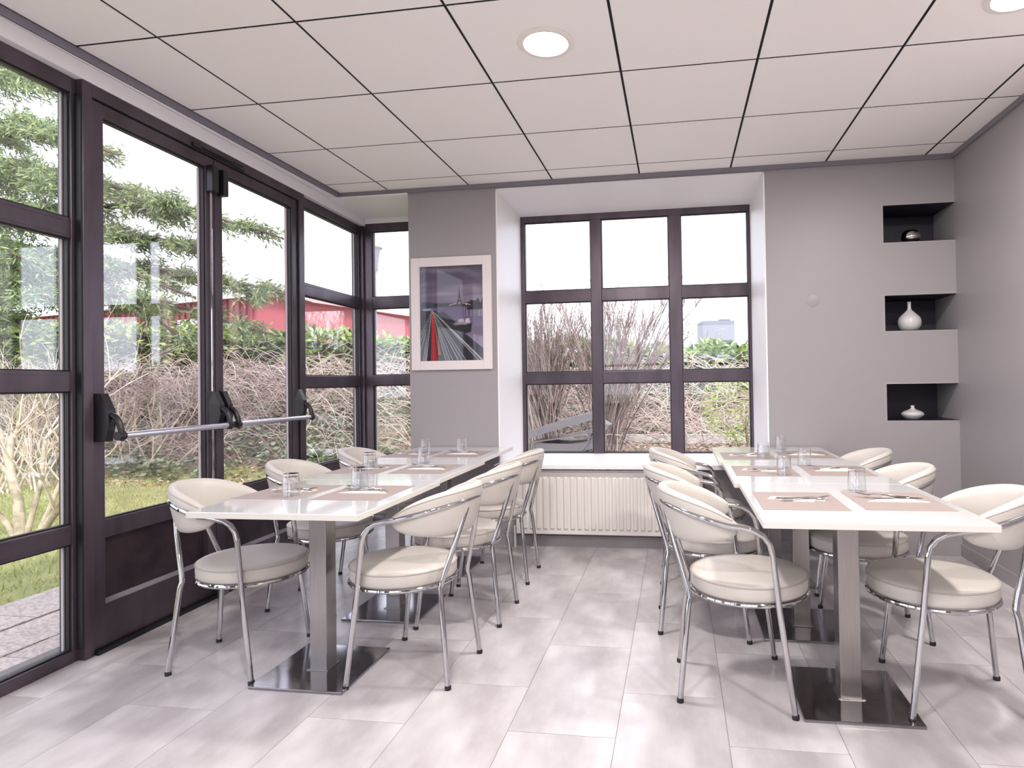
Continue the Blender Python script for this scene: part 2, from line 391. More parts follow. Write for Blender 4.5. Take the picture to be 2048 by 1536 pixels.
def door(name, s0, s1, hinge):
    d = struct(name, (FX, 0, 0), FA); f = -.012; st = .066
    MB().bbox(f - .055, f, s0, s0 + st, .02, 2.655, .003).build('stile', M_frame, d)
    MB().bbox(f - .055, f, s1 - st, s1, .02, 2.655, .003).build('stile', M_frame, d)
    a, b = s0 + st, s1 - st
    t = MB(); t.bbox(f - .055, f, a, b, 2.587, 2.655, .003); t.build('top_rail', M_frame, d)
    t = MB(); t.bbox(f - .055, f, a, b, .54, .628, .003); t.build('middle_rail', M_frame, d)
    MB().bbox(f - .055, f, a, b, .02, .222, .003).build('bottom_rail', M_frame, d)
    k = MB().box(f - .045, f - .03, a, b, .222, .54).build('kick_panel', M_panel, d)
    t = MB(); t.hull([(f - .03, a, .222), (f - .003, a, .222), (f - .003, b, .222), (f - .03, b, .222)], [(f - .03, a, .238), (f - .0295, a, .238), (f - .0295, b, .238), (f - .03, b, .238)])
    t.build('bead', M_trim, k)
    p = MB().box(f - .036, f - .030, a, b, .628, 2.587).build('glass_pane', M_doorpane, d)
    gk = MB(); e = .007
    for (aa, bb, z0, z1) in ((a, a + e, .628, 2.587), (b - e, b, .628, 2.587), (a + e, b - e, .628, .635), (a + e, b - e, 2.58, 2.587)): gk.box(f - .03, f - .01, aa, bb, z0, z1)
    gk.build('gasket', M_gasket, p)
    gk = MB(); gk.box(f - .05, f - .037, b - .012, b - .004, .635, 2.58); gk.build('spacer', M_bead, p)
    MB().box(f - .054, f - .002, s0 - .0035, s0 - .0003, .02, 2.655).build('seal', M_gasket, d)
    # threshold strip
    MB().box(f - .07, f + .03, s0, s1, 0, .018).build('threshold', M_gasket, d)
    # push bar: two housings with bent arms and a bright tube
    pb = MB(); za = 1.036; o_ = .105
    h0, h1 = s0 + .033, s1 - .033
    pb.tube([(o_, h0 - .01, za), (o_, h1 + .01, za)], .0165, 16)
    bo = pb.build('push_bar', M_alu, d)
    for hy in (h0, h1):
        hb = MB(); w = .028
        for (zz0, zz1, d0, d1) in ((1.01, 1.10, .055, .075), (1.10, 1.16, .075, .07), (1.16, 1.24, .07, .032)):
            hb.hull([(f, hy - w, zz0), (f + d0, hy - w * .75, zz0), (f + d0, hy + w * .75, zz0), (f, hy + w, zz0)], [(f, hy - w, zz1), (f + d1, hy - w * .75, zz1), (f + d1, hy + w * .75, zz1), (f, hy + w, zz1)])
        hb.build('bar_housing', M_black, bo)
        ar = MB(); P = []
        for q in np.linspace(0, 1, 9):
            an = q * PI / 2; P.append((.055 + (o_ - .048) * math.sin(an), hy, 1.03 + .105 * math.cos(an)))
        ar.tube([(.045, hy, 1.135)] + P[1:] + [(o_, hy, za - .018)], [.014] + [.0145] * 8 + [.016], 12)
        ar.tube([(o_, hy - .019, za), (o_, hy + .019, za)], .021, 14)
        ar.build('bar_arm', M_black, bo)
    return d
d1 = door('door_1', .122, .938, 0); d2 = door('door_2', .945, 1.81, 1)
MB().bbox(-.09, 0, .118, 1.815, 2.66, 2.722, .003).build('head_frame', M_frame, d1)
m = MB(); m.bbox(-.012, .035, .875, .925, 2.44, 2.60, .006); m.build('latch_box', M_black, d1)
m = MB(); m.bbox(-.012, .035, .965, 1.01, 2.44, 2.60, .006); m.build('latch_box', M_black, d2)
m = MB(); m.tube([(.0, .90, .63), (.0, .90, 2.44)], .006, 8); m.build('latch_rod', M_chrome, d1)
m = MB(); m.bbox(-.012, .03, .90, .99, .0, .05, .004); m.build('floor_latch', M_steel, d1)
m = MB(); m.bbox(-.005, .012, .75, 1.2, 2.665, 2.69, .003); m.tube([(.012, .82, 2.68), (.03, 1.15, 2.68)], .005, 8); m.build('closer_rail', M_black, d1)

# ------------------------------------------------------------------ radiator
rad = thing('radiator', 'white ribbed panel radiator under the large nine-pane window', 'radiator', (1.05, 2.155, 0))
RW = 1.40; m = MB(); z0, z1 = .112, .585
V = []; pr_ = []
nx = int((RW - .10) / .0525); xs = [0, .012, .045]
prof = [(0, .012), (.004, .002), (.04, .002)]
x = .05
for i in range(nx):
    prof += [(x, .002), (x + .008, -.009), (x + .030, -.009), (x + .038, .002)]; x += .0525
prof += [(RW - .004, .002), (RW, .012)]
n = len(prof)
zz = [(z0, .012, 0), (z0 + .004, 0, 0), (z0 + .035, 0, 0), (z0 + .048, 0, 1), (z1 - .048, 0, 1), (z1 - .035, 0, 0), (z1 - .004, 0, 0), (z1, .012, 0)]
for z, dy, rib in zz:
    for (x, y) in prof: V.append((x, (y if rib or y > 0 else .002) + dy * .6, z))
F = [(j * n + i, j * n + i + 1, (j + 1) * n + i + 1, (j + 1) * n + i) for j in range(len(zz) - 1) for i in range(n - 1)]
m.add(V, F); m.build('front_panel', M_rad, rad)
MB().box(.004, RW - .004, .012, .02, z0, z1).box(.004, RW - .004, .055, .065, z0, z1).build('rear_panel', M_rad, rad)
MB().bbox(-.003, .004, .004, .068, z0, z1 + .01, .002).build('side_panel', M_rad, rad)
MB().bbox(RW - .004, RW + .003, .004, .068, z0, z1 + .01, .002).build('side_panel', M_rad, rad)
m = MB()
for k in range(46): m.box(.01 + k * .03, .022 + k * .03, .008, .062, z1 + .002, z1 + .008)
m.box(-.003, RW + .003, .002, .010, z1, z1 + .012); m.box(-.003, RW + .003, .060, .068, z1, z1 + .012)
m.build('top_grille', M_rad, rad)
m = MB(); m.tube([(.13, .035, z0), (.13, .035, .006)], .008, 12); m.lathe([(.032, 0), (.032, .004), (.012, .008), (.0, .008)], 24, (.13, .035, 0)); m.build('pipe', M_rad, rad)
m = MB(); m.tube([(-.025, .045, .0), (-.025, .045, .16), (.0, .045, .16)], .009, 12); m.build('pipe', M_rad, rad)
for q in (.3, 1.06): MB().box(q, q + .04, .065, .09, .15, .5).build('bracket', M_rad, rad)

# ------------------------------------------------------------------ ceiling lamps
def make_lamp(x, y, label):
    t = thing('ceiling_lamp', label, 'lamp', (x, y, HC), 0, 'round ceiling lamps')
    MB().lathe([(.132, .001), (.132, -.004), (.122, -.010), (.104, -.009), (.102, -.003), (.102, .0)], 48).build('lamp_ring', M_lampring, t)
    MB().lathe([(.102, -.003), (.0, -.0031)], 48).build('lamp_face', M_lampface, t)
    return t
LAMPS = [(1.705, .350), (3.7125, .3375), (1.6875, -1.6875), (3.7125, -1.6875), (1.6875, -3.7125), (3.7125, -3.7125)]
LL = ['round white glowing ceiling lamp above the gap between the two table rows', 'round glowing ceiling lamp at the top right corner of the photo']
for k, (x, y) in enumerate(LAMPS):
    make_lamp(x, y, LL[k] if k < 2 else ['round ceiling lamp above the camera, nearest the glazed doors', 'round ceiling lamp above the camera, nearest the right wall', 'rear round ceiling lamp on the window side of the room', 'rear round ceiling lamp on the wall side of the room'][k - 2])
    ld = bpy.data.lights.new('lamp_light', 'AREA'); ld.shape = 'DISK'; ld.size = .2; ld.energy = LAMP_W; ld.color = (1, .95, .90)
    lo = bpy.data.objects.new('lamp_light', ld); C.objects.link(lo); lo.location = (x, y, HC - .016)

# ------------------------------------------------------------------ picture
pic = thing('framed_picture', 'white framed night city picture with red and white light trails', 'picture', (.19, YB, 1.375))
PWD, PHT = .665, .895
m = MB(); fw = .072
def frame_bar(m, a, b, c, d): m.bbox(a, b, -.024, 0, c, d, .003)
frame_bar(m, 0, fw, 0, PHT); frame_bar(m, PWD - fw, PWD, 0, PHT); frame_bar(m, fw, PWD - fw, 0, fw); frame_bar(m, fw, PWD - fw, PHT - fw, PHT)
m.build('frame', M_picframe, pic)
MB().box(fw, PWD - fw, -.006, -.001, fw, PHT - fw).build('backing', M_gasket, pic)
NX, NY = 150, 210
U, Vv = np.meshgrid((np.arange(NX) + .0) / (NX - 1), (np.arange(NY) + .0) / (NY - 1))   # Vv: 0 bottom .. 1 top
def lerp(a, b, t): return a + (b - a) * t[..., None]
def sst(a, b, x): t = np.clip((x - a) / (b - a), 0, 1); return t * t * (3 - 2 * t)
skyt = np.array([.36, .33, .45]); skyl = np.array([.60, .53, .62]); skyd = np.array([.33, .29, .45])
img = lerp(skyt, skyl, sst(1.0, .66, Vv) * (.45 + .55 * sst(.2, .9, U)))
for k in range(26):
    cx, cy, ax, ay = rng.uniform(0, 1), rng.uniform(.62, 1), rng.uniform(.15, .4), rng.uniform(.012, .03)
    wgt = np.exp(-((U - cx) / ax) ** 2 - ((Vv - cy) / ay) ** 2) * .33
    img = lerp(img, skyd if k % 2 else np.array([.70, .63, .68]), wgt)
H = .585
wat = lerp(np.array([.38, .30, .52]), np.array([.62, .56, .68]), np.clip((H - Vv) / .4, 0, 1) * .9)
img = np.where((Vv < H)[..., None], wat, img)
for k in range(16):
    cx = rng.uniform(.7, 1); img = lerp(img, np.array([.78, .72, .78]), np.exp(-((U - cx) / .006) ** 2) * (Vv < H - .02) * (Vv > .46) * .5)
def put(mask, col):
    global img
    img = lerp(img, np.array(col), np.clip(mask, 0, 1))
def poly(pts, col, soft=.004):
    msk = np.ones_like(U); n_ = len(pts)
    for i in range(n_):
        (xa, ya), (xb, yb) = pts[i], pts[(i + 1) % n_]; L = math.hypot(xb - xa, yb - ya)
        dd = ((xb - xa) * (Vv - ya) - (yb - ya) * (U - xa)) / L; msk = np.minimum(msk, np.clip(dd / soft + .5, 0, 1))
    put(msk, col)
# far bank, trees, bridge
put(sst(.615, .605, Vv) * sst(.565, .575, Vv) * (U > .2) * (U < .78), (.13, .10, .22))
tree = .615 + .035 * np.abs(np.sin(U * 33)) * (U > .8) * 1. + .012 * np.sin(U * 90)
put(sst(0, .008, tree - Vv) * (Vv > .535) * (U > .74), (.10, .09, .15))
br = .572 + .022 * np.cos((U - .63) / .17 * PI / 2)
put((np.abs(Vv - br - .012) < .006) * (np.abs(U - .63) < .17) * 1., (.70, .63, .60)); put((np.abs(Vv - br) < .008) * (np.abs(U - .63) < .17) * 1., (.14, .11, .2))
put((Vv > .655 - .25 * (U - .1) ** 2 * 9 - .0) * 0., (0, 0, 0))
put(np.clip(1 - ((U - .1) / .16) ** 2 - ((Vv - .56) / .07) ** 2, 0, 1) ** .3 * (Vv > .545), (.20, .28, .38))
# iron tower: tapering curved legs with an arch, platforms
hh = np.clip((Vv - .59) / .20, 0, 1); half = .046 * (1 - hh) ** 2.1 + .004
tw = (np.abs(U - .625) < half) * (Vv > .59) * (Vv < .79) * 1.; arch = (np.abs(U - .625) < .022 * (1 - np.clip((Vv - .59) / .035, 0, 1)) ** .5) * (Vv < .625)
put(tw * (1 - arch), (.10, .09, .16)); put((np.abs(U - .625) < .028) * (np.abs(Vv - .632) < .004) * 1., (.08, .07, .12)); put((np.hypot(U - .625, (Vv - .65) * 1.3) < .007) * 1., (.9, .86, .8))
put((np.hypot(U - .735, (Vv - .593) * 1.3) < .011) * 1., (.95, .92, .85))
# road and quay
poly([(0, 0), (1, 0), (1, .12), (.62, .33), (.22, .54), (0, .54)], (.09, .12, .19), .01)
poly([(1, .01), (1, .13), (.36, .42), (.22, .545), (.20, .545), (.6, .27)], (.14, .17, .24), .02)
put(np.exp(-((U - .12) / .1) ** 2 - ((Vv - .545) / .014) ** 2) * .9, (.85, .82, .85))
# barge
poly([(.5, .365), (.56, .315), (.72, .285), (.8, .30), (.82, .395), (.68, .38)], (.11, .12, .14), .008)
poly([(.47, .385), (.72, .375), (.80, .39), (.80, .405), (.5, .402)], (.62, .58, .62), .005)
poly([(.60, .405), (.70, .405), (.69, .44), (.61, .435)], (.74, .70, .74), .005); poly([(.71, .395), (.79, .40), (.78, .445), (.72, .44)], (.85, .80, .83), .005)
poly([(.24, .50), (.50, .38), (.56, .41), (.36, .52)], (.08, .09, .14), .03)
# light trails from the vanishing point
vx, vy = .185, .54
def trail(xb, yb, w, col, a=1., y_end=1.0):
    L = math.hypot(xb - vx, yb - vy); dx, dy = (xb - vx) / L, (yb - vy) / L
    al = (U - vx) * dx + (Vv - vy) * dy; pe = np.abs((U - vx) * dy - (Vv - vy) * dx); ww = .0012 + w * np.clip(al / .55, 0, 1.2)
    put(np.clip(1.3 - pe / ww, 0, 1) * (al > .01) * (al < L * y_end) * a, col)
for xb, w in ((.03, .006), (.055, .005), (.085, .007), (-.12, .006), (-.2, .005), (-.05, .006), (.075, .004)): trail(xb, 0, w, (.82, .79, .80), .8)
for xb, w in ((.40, .005), (.46, .006), (.51, .004), (.60, .006), (.66, .005), (.72, .004), (.43, .003)): trail(xb, 0, w, (.86, .83, .82), .85)
for xb, w in ((.92, .004), (.97, .005), (.99, .003)): trail(xb, 0, w, (.88, .86, .84), .9)
for xb, w in ((.17, .011), (.20, .014), (.23, .012), (.255, .008)): trail(xb, 0, w, (.93, .17, .20), .95)
for xb, w in ((.29, .007), (.315, .005)): trail(xb, .06, w, (.98, .55, .22), .95)
img = np.clip(img, 0, 1)
Vp = np.stack([fw + .001 + U.ravel() * (PWD - 2 * fw - .002), np.full(NX * NY, -.0075), fw + .001 + Vv.ravel() * (PHT - 2 * fw - .002)], 1)
ii = (np.arange(NY - 1)[:, None] * NX + np.arange(NX - 1)[None]).ravel()
m_print = bpy.data.materials.new('printed_photo'); m_print.use_nodes = True; _t = m_print.node_tree
at = N(_t, 'ShaderNodeVertexColor'); at.layer_name = 'print'; _t.links.new(at.outputs['Color'], _t.nodes['Principled BSDF'].inputs['Base Color'])
_t.nodes['Principled BSDF'].inputs['Roughness'].default_value = .4
pp = npmesh('print', Vp, np.stack([ii, ii + 1, ii + NX + 1, ii + NX], 1), m_print, pic)
ca = pp.data.color_attributes.new('print', 'FLOAT_COLOR', 'POINT')
img = img * np.array([1.06, 1.02, 1.04]) - .12 * (1 - img); img = np.clip(img, 0, 1)
gm = img.mean(2, keepdims=True); img = gm + (img - gm) * np.where(img[..., :1] > img[..., 2:] + .1, 1.0, .62)
lin = .74 * np.where(img <= .04045, img / 12.92, ((img + .055) / 1.055) ** 2.4).reshape(-1, 3)
ca.data.foreach_set('color', np.concatenate([lin, np.ones((len(lin), 1))], 1).astype(np.float32).ravel())
MB().box(fw, PWD - fw, -.014, -.012, fw, PHT - fw).build('glass_cover', M_picglass, pic)

# ------------------------------------------------------------------ vases
def vase(name, label, loc, prof, mm):
    t = MB().lathe(prof, 40).build(name, mm); t.location = loc; return tag(t, label, 'vase')
def sm(prof, n=5):      # smooth a profile by Catmull-Rom
    P = [prof[0]] + list(prof) + [prof[-1]]; o = []
    for i in range(1, len(P) - 2):
        for k in range(n):
            t = k / n; a, b, c, d = [np.array(P[i + q]) for q in (-1, 0, 1, 2)]
            o.append(tuple(.5 * (2 * b + (c - a) * t + (2 * a - 5 * b + 4 * c - d) * t * t + (3 * b - a - 3 * c + d) * t ** 3)))
    return [(max(r, 0), z) for r, z in o] + [prof[-1]]
vase('round_vase', 'shiny silver ball vase in the top wall niche', (3.985, 2.36, 2.228), sm([(.0, 0), (.035, 0), (.06, .025), (.067, .055), (.055, .088), (.03, .104), (.0, .107)]), M_mirror)
vase('bottle_vase', 'round grey-white bottle vase with thin neck in the middle niche', (3.965, 2.36, 1.594), sm([(0, 0), (.04, 0), (.066, .02), (.079, .06), (.070, .10), (.038, .135), (.016, .158), (.0115, .185), (.014, .212), (.010, .212), (.008, .18)]), M_vase)
vase('squat_vase', 'low flattened cream vase in the lowest wall niche', (3.972, 2.36, .9535), sm([(0, 0), (.035, 0), (.062, .016), (.076, .038), (.062, .056), (.03, .070), (.013, .082), (.014, .098), (.010, .098), (.008, .08)]), M_vase)

# ------------------------------------------------------------------ chair
def make_chair():
    t = thing('dining_chair', 'x', 'chair', (0, 0, 0), 0, 'white tub-backed dining chairs with chrome tube legs')
    # local: +Y is the facing direction
    cy, ry, rx = .07, .235, .228
    m = MB(); m.lathe([(0, .408), (.90, .408), (.97, .412), (.995, .42), (1.0, .436), (1.0, .462), (.99, .470), (.96, .4765), (.85, .481), (.55, .486), (.25, .488), (0, .488)], 56, (0, cy, 0), rx, ry)
    seat = m.build('seat', M_leather, t, 60)
    ring = lambda z, k, n=56: [(rx * k * math.cos(a), cy + ry * k * math.sin(a), z) for a in np.arange(n) * 2 * PI / n]
    MB().tube(ring(.4675, 1.0), .0032, 6, closed=True).build('piping', M_pipe, seat)
    MB().tube(ring(.402, .985), .0095, 10, closed=True).build('seat_ring', M_chrome, t)
    MB().box(-.16, .16, cy - .012, cy + .012, .396, .408).box(-.012, .012, cy - .16, cy + .16, .396, .408).build('cross_bar', M_chrome, t)
    # rail: front foot - arm bend - round the back - arm bend - front foot
    def rail_pt(a):      # a from -1 (left arm) .. 0 rear .. 1
        th = a * PI / 2 * 1.0
        return np.array([.226 * math.sin(th), -.02 - .262 * math.cos(th), .700 + .068 * math.cos(th) ** 1.0])
    arc = [rail_pt(a) for a in np.linspace(-1, 1, 41)]
    pl = [np.array([-.228, .03, .694]), np.array([-.229, .075, .684]), np.array([-.230, .107, .666]), np.array([-.231, .128, .637]), np.array([-.232, .137, .60])]
    mir = [p * np.array([-1, 1, 1]) for p in pl]
    MB().tube(pl[::-1] + arc + mir, .0115, 12).build('arm_rail', M_chrome, t)
    for s in (-1, 1):
        MB().tube([(s * .232, .137, .60), (s * .2345, .155, .42), (s * .236, .158, .39), (s * .25, .205, .012)], .0115, 12).build('leg', M_chrome, t)
        MB().tube([(s * .055, -.268, .755), (s * .10, -.228, .60), (s * .138, -.178, .43), (s * .143, -.172, .40), (s * .150, -.178, .37), (s * .175, -.215, .012)], .0115, 12).build('leg', M_chrome, t)
        fo = MB(); fo.lathe([(.0135, 0), (.0135, .014), (.0115, .018)], 12, (s * .25, .2058, 0)); fo.build('foot_glide', M_foot, t)
        fo = MB(); fo.lathe([(.0135, 0), (.0135, .014), (.0115, .018)], 12, (s * .175, -.2155, 0)); fo.build('foot_glide', M_foot, t)
    # backrest shell
    def shell():
        n = 44; sec = 16; V = []; F = []
        for i in range(n + 1):
            a = -1.12 + 2.24 * i / n; th = a * PI / 2 * .97
            e = max(0., 1 - (abs(a) / 1.13) ** 2.6); cth = math.cos(th)
            hz = .014 + .092 * e ** .75                  # half height
            zc = .688 + .034 * max(0, math.cos(th)) ** .9    # centre height
            thick = .010 + .017 * min(1, e * 1.6) ** .6
            lean = .045
            ex, ey = math.sin(th), -math.cos(th)
            ax, ay = .197, .235
            for k in range(sec):
                ph = 2 * PI * k / sec; cz, cr_ = math.sin(ph), math.cos(ph)
                zz_ = np.sign(cz) * abs(cz) ** .55 * hz; rr = np.sign(cr_) * abs(cr_) ** .8 * thick
                rr += lean * zz_ / .1 * .5 * max(0, cth)
                V.append((ex * (ax + rr), -.02 + ey * (ay + rr) + (0 if abs(a) < 1 else 0), zc + zz_))
        for i in range(n):
            for k in range(sec): F.append((i * sec + k, i * sec + (k + 1) % sec, (i + 1) * sec + (k + 1) % sec, (i + 1) * sec + k))
        F += [tuple(range(sec))[::-1], tuple(range(n * sec, (n + 1) * sec))]
        return V, F, sec, n
    V, F, sec, n = shell()
    b = MB().add(V, F, True).build('backrest', M_leather, t, 80)
    V = np.array(V).reshape(n + 1, sec, 3)
    seam = V[1:-1, 2] + np.array([0, 0, .002])
    MB().tube(seam, .0028, 6).build('piping', M_pipe, b)
    # fixing bolts on the rail
    for a in (-.72, .72):
        p = rail_pt(a); MB().tube([p, p * np.array([1.055, 1.03, 1])], .007, 8).build('bolt', M_chrome, t)
    return t
chair = make_chair()
F_RIGHT, F_LEFT = -PI / 2, PI / 2      # facing +x / -x
CH = [(.245, .18, F_RIGHT + .10, 'white chair nearest the camera on the glass-door side of the left tables'),
      (.185, .93, F_RIGHT + .08, 'second white chair along the glass-door side of the left tables'),
      (.24, 1.60, F_RIGHT + .03, 'farthest white chair on the glass-door side of the left tables, before the pillar'),
      (1.12, .195, F_LEFT - .06, 'white chair nearest the camera on the aisle side of the left tables'),
      (1.135, .84, F_LEFT, 'second white chair on the aisle side of the left tables'),
      (1.115, 1.51, F_LEFT + .02, 'farthest white chair on the aisle side of the left tables'),
      (2.487, .196, F_RIGHT, 'white chair nearest the camera on the aisle side of the right tables'),
      (2.39, .845, F_RIGHT + .02, 'second white chair on the aisle side of the right tables'),
      (2.385, 1.60, F_RIGHT, 'farthest white chair on the aisle side of the right tables, before the window'),
      (3.335, .20, F_LEFT - .10, 'large white chair nearest the camera on the wall side of the right tables'),
      (3.235, .86, F_LEFT - .03, 'second white chair on the wall side of the right tables'),
      (3.265, 1.56, F_LEFT, 'farthest white chair on the wall side of the right tables, below the niches')]
for k, (x, y, rz, lb) in enumerate(CH):
    if k == 0:
        scan(chair); chair['label'] = lb; keep = (x, y, rz)
    else: dup(chair, (x, y, 0), rz, lb)
chair.location = (keep[0], keep[1], 0); chair.rotation_euler = (0, 0, keep[2])

# ------------------------------------------------------------------ tables
TZ = .765
def make_table(xc, y0, y1, w, yb_, xb_, label):
    t = thing('dining_table', label, 'table', (xc, (y0 + y1) / 2, 0), 0, 'white tables pushed together in two rows')
    l = (y1 - y0) / 2 - .001; cy = yb_ - (y0 + y1) / 2; cx = xb_ - xc
    top = MB().bbox(-w / 2, w / 2, -l, l, TZ - .025, TZ, .0025).build('tabletop', M_top, t)
    e = MB(); q = .0012
    e.box(-w / 2 - q, -w / 2 + .001, -l + .002, l - .002, TZ - .0235, TZ - .0025); e.box(w / 2 - .001, w / 2 + q, -l + .002, l - .002, TZ - .0235, TZ - .0025)
    e.box(-w / 2 + .002, w / 2 - .002, -l - q, -l + .001, TZ - .0235, TZ - .0025)
    e.build('edge_band', M_edge, top)
    MB().bbox(cx - .04, cx + .04, cy - .04, cy + .04, .012, TZ - .035, .003).build('column', M_steel, t)
    MB().bbox(cx - .21, cx + .21, cy - .215, cy + .215, 0, .012, .002).build('base_plate', M_plate, t)
    MB().bbox(cx - .19, cx + .19, cy - .19, cy + .19, TZ - .035, TZ - .025, .002).build('support_plate', M_steel, t)
    MB().bbox(cx - .05, cx + .05, cy - .05, cy + .05, .012, .016, .001).build('collar', M_steel, t)
    return t
make_table(.700, -.235, .590, .735, .125, .700, 'white gloss table at the near end of the left row')
make_table(.672, .590, 1.410, .745, .865, .690, 'white gloss table in the middle of the left row')
make_table(.628, 1.410, 2.235, .760, 1.66, .665, 'white gloss table at the far end of the left row, against the pillar')
make_table(2.948, -.225, .600, .760, .143, 2.930, 'white gloss table at the near end of the right row')
make_table(2.925, .600, 1.410, .760, .85, 2.885, 'white gloss table in the middle of the right row')
make_table(2.905, 1.410, 2.230, .760, 1.66, 2.875, 'white gloss table at the far end of the right row, below the window corner')

# ------------------------------------------------------------------ place settings
def make_mat():
    return MB().box(-.16, .16, -.19, .19, 0, .0009).build('placemat', M_mat)
def make_napkin(v):
    m = MB()
    if v == 0:      # folded triangle, long side towards the viewer, top leaf lifted
        A, B, Cc = (-.115, -.035), (.115, -.035), (.02, .10)
        m.hull([(*A, 0), (*B, 0), (*Cc, 0)], [(A[0], A[1], .003), (B[0], B[1], .003), (Cc[0], Cc[1], .003)])
        m.hull([(A[0] + .02, A[1] + .004, .003), (B[0] - .035, B[1] + .008, .003), (.0, .075, .003)], [(A[0] + .02, A[1] + .004, .0045), (B[0] - .035, B[1] + .008, .0065), (.0, .075, .012)])
    else:           # narrow folded strip with a loose point
        m.hull([(-.12, .0, 0), (.10, -.03, 0), (.115, .015, 0), (-.10, .045, 0)], [(-.12, .0, .003), (.10, -.03, .003), (.115, .015, .004), (-.10, .045, .004)])
        m.hull([(-.02, -.045, 0), (.05, -.055, 0), (.07, -.01, 0), (-.05, .0, 0)], [(-.02, -.045, .0025), (.05, -.055, .0025), (.07, -.01, .006), (-.05, .0, .006)])
    return m.build('napkin', M_nap)
def blade(m, pts, z0, th):     # symmetric outline along x: list of (x, halfwidth, z)
    V = []; n = len(pts)
    for x, h, z in pts: V += [(x, -h, z0 + z), (x, h, z0 + z), (x, -h * .8, z0 + z + th), (x, h * .8, z0 + z + th)]
    F = [(0, 2, 3, 1), (4 * n - 4, 4 * n - 3, 4 * n - 1, 4 * n - 2)]
    for i in range(n - 1):
        a, b = 4 * i, 4 * i + 4
        F += [(a, a + 1, b + 1, b), (a + 2, b + 2, b + 3, a + 3), (a, b, b + 2, a + 2), (a + 1, a + 3, b + 3, b + 1)]
    m.add(V, F)
def make_knife():
    m = MB(); blade(m, [(-.10, .006, .0), (-.09, .0085, .0), (-.03, .007, .001), (-.005, .0045, .002), (.005, .007, .002), (.05, .0095, .001), (.085, .008, .0), (.10, .003, .0)], 0, .0022)
    return m.build('knife', M_chrome)
def make_fork():
    m = MB(); blade(m, [(-.10, .007, .001), (-.09, .0095, .0), (-.03, .006, .002), (.02, .0035, .006), (.035, .005, .005), (.045, .0105, .002), (.06, .0115, .001)], 0, .002)
    for k in range(4):
        y = -.0093 + k * .0062; V0 = len(m.v)
        m.hull([(.058, y - .0017, .001), (.058, y + .0017, .001), (.098, y + .001, .008), (.098, y - .001, .008)], [(.058, y - .0017, .003), (.058, y + .0017, .003), (.098, y + .001, .0095), (.098, y - .001, .0095)])
    return m.build('fork', M_chrome)
def make_tumbler():     # stands upside down: thick base on top
    m = MB()
    m.lathe([(.0385, 0), (.040, .001), (.0395, .004), (.0335, .098), (.032, .101), (.0, .101)], 40)
    m.lathe([(.0, .086), (.0315, .086), (.0325, .083), (.0375, .004), (.0375, .001), (.0385, 0)], 40)
    return m.build('tumbler', M_tumbler)
mt0, nk0, nk1, kn0, fk0, gl0 = make_mat(), make_napkin(0), make_napkin(1), make_knife(), make_fork(), make_tumbler()
used = set()
def inst(o, loc, rz, label, cat, group):
    if o.name in used: o = o.copy(); C.objects.link(o)
    else: used.add(o.name)
    o.location = loc; o.rotation_euler = (0, 0, rz); return tag(o, label, cat, group)
rows_ = ['near end', 'middle table', 'far end']
SET = [(.47, .235, 0, 'left', 'window'), (.848, .235, 0, 'left', 'aisle'), (.45, 1.00, 1, 'left', 'window'), (.825, 1.01, 1, 'left', 'aisle'), (.40, 1.74, 2, 'left', 'window'), (.775, 1.76, 2, 'left', 'aisle'),
       (2.755, .165, 0, 'right', 'aisle'), (3.13, .185, 0, 'right', 'wall'), (2.735, 1.00, 1, 'right', 'aisle'), (3.11, 1.03, 1, 'right', 'wall'), (2.72, 1.68, 2, 'right', 'aisle'), (3.09, 1.75, 2, 'right', 'wall')]
for k, (x, y, r, row, side) in enumerate(SET):
    w = f'{row} row, {side} side, {rows_[r]}'
    jit = rng.uniform(-.02, .02)
    inst(mt0, (x, y, TZ + .0002), jit * .6, f'taupe paper placemat on the {w}', 'placemat', 'taupe placemats')
    v = 1 if (row == 'right' and side == 'aisle') or (row == 'left' and side == 'window') else 0
    z = TZ + .0012; yy = y + (.02 if v else .0)
    inst((nk0, nk1)[v], (x + .005, yy, z), jit * 4 + (.0 if v == 0 else .05), f'cream folded napkin under the cutlery on the {w}', 'napkin', 'folded napkins')
    zt = z + (.0066 if v == 0 else .0045)
    a = (.05, -.28) if v == 0 else (-.08, .20)
    inst(kn0, (x + .01, yy + (.006 if v == 0 else -.005), zt + .001), a[0] + jit, f'steel knife lying on the napkin on the {w}', 'knife', 'table knives')
    inst(fk0, (x - .035 if v == 0 else x + .03, yy + (.045 if v == 0 else -.02), zt + .0035), a[1] + PI * (v == 0), f'steel fork lying on the napkin on the {w}', 'fork', 'table forks')
GL = [(.55, .124, 'left table row, window side, nearest the camera'), (.767, .335, 'left table row, aisle side, nearest the camera'), (.49, .957, 'left table row, window side, in the middle'), (.698, 1.255, 'left table row, aisle side, in the middle'),
      (.471, 1.82, 'left table row, window side, at the far end'), (.737, 1.84, 'left row, aisle side, far end by the pillar'),
      (3.047, .40, 'right table row, nearest the camera'), (2.817, .86, 'right row, aisle side, second from the camera'), (2.987, 1.21, 'right table row, wall side, in the middle'), (2.807, 1.556, 'right table row, aisle side, towards the window'), (2.99, 2.06, 'right table row, at the very far end')]
for x, y, w in GL: inst(gl0, (x, y, TZ + .0012), rng.uniform(0, 3), f'clear upside-down tumbler on the {w}', 'glass', 'upside-down tumblers')

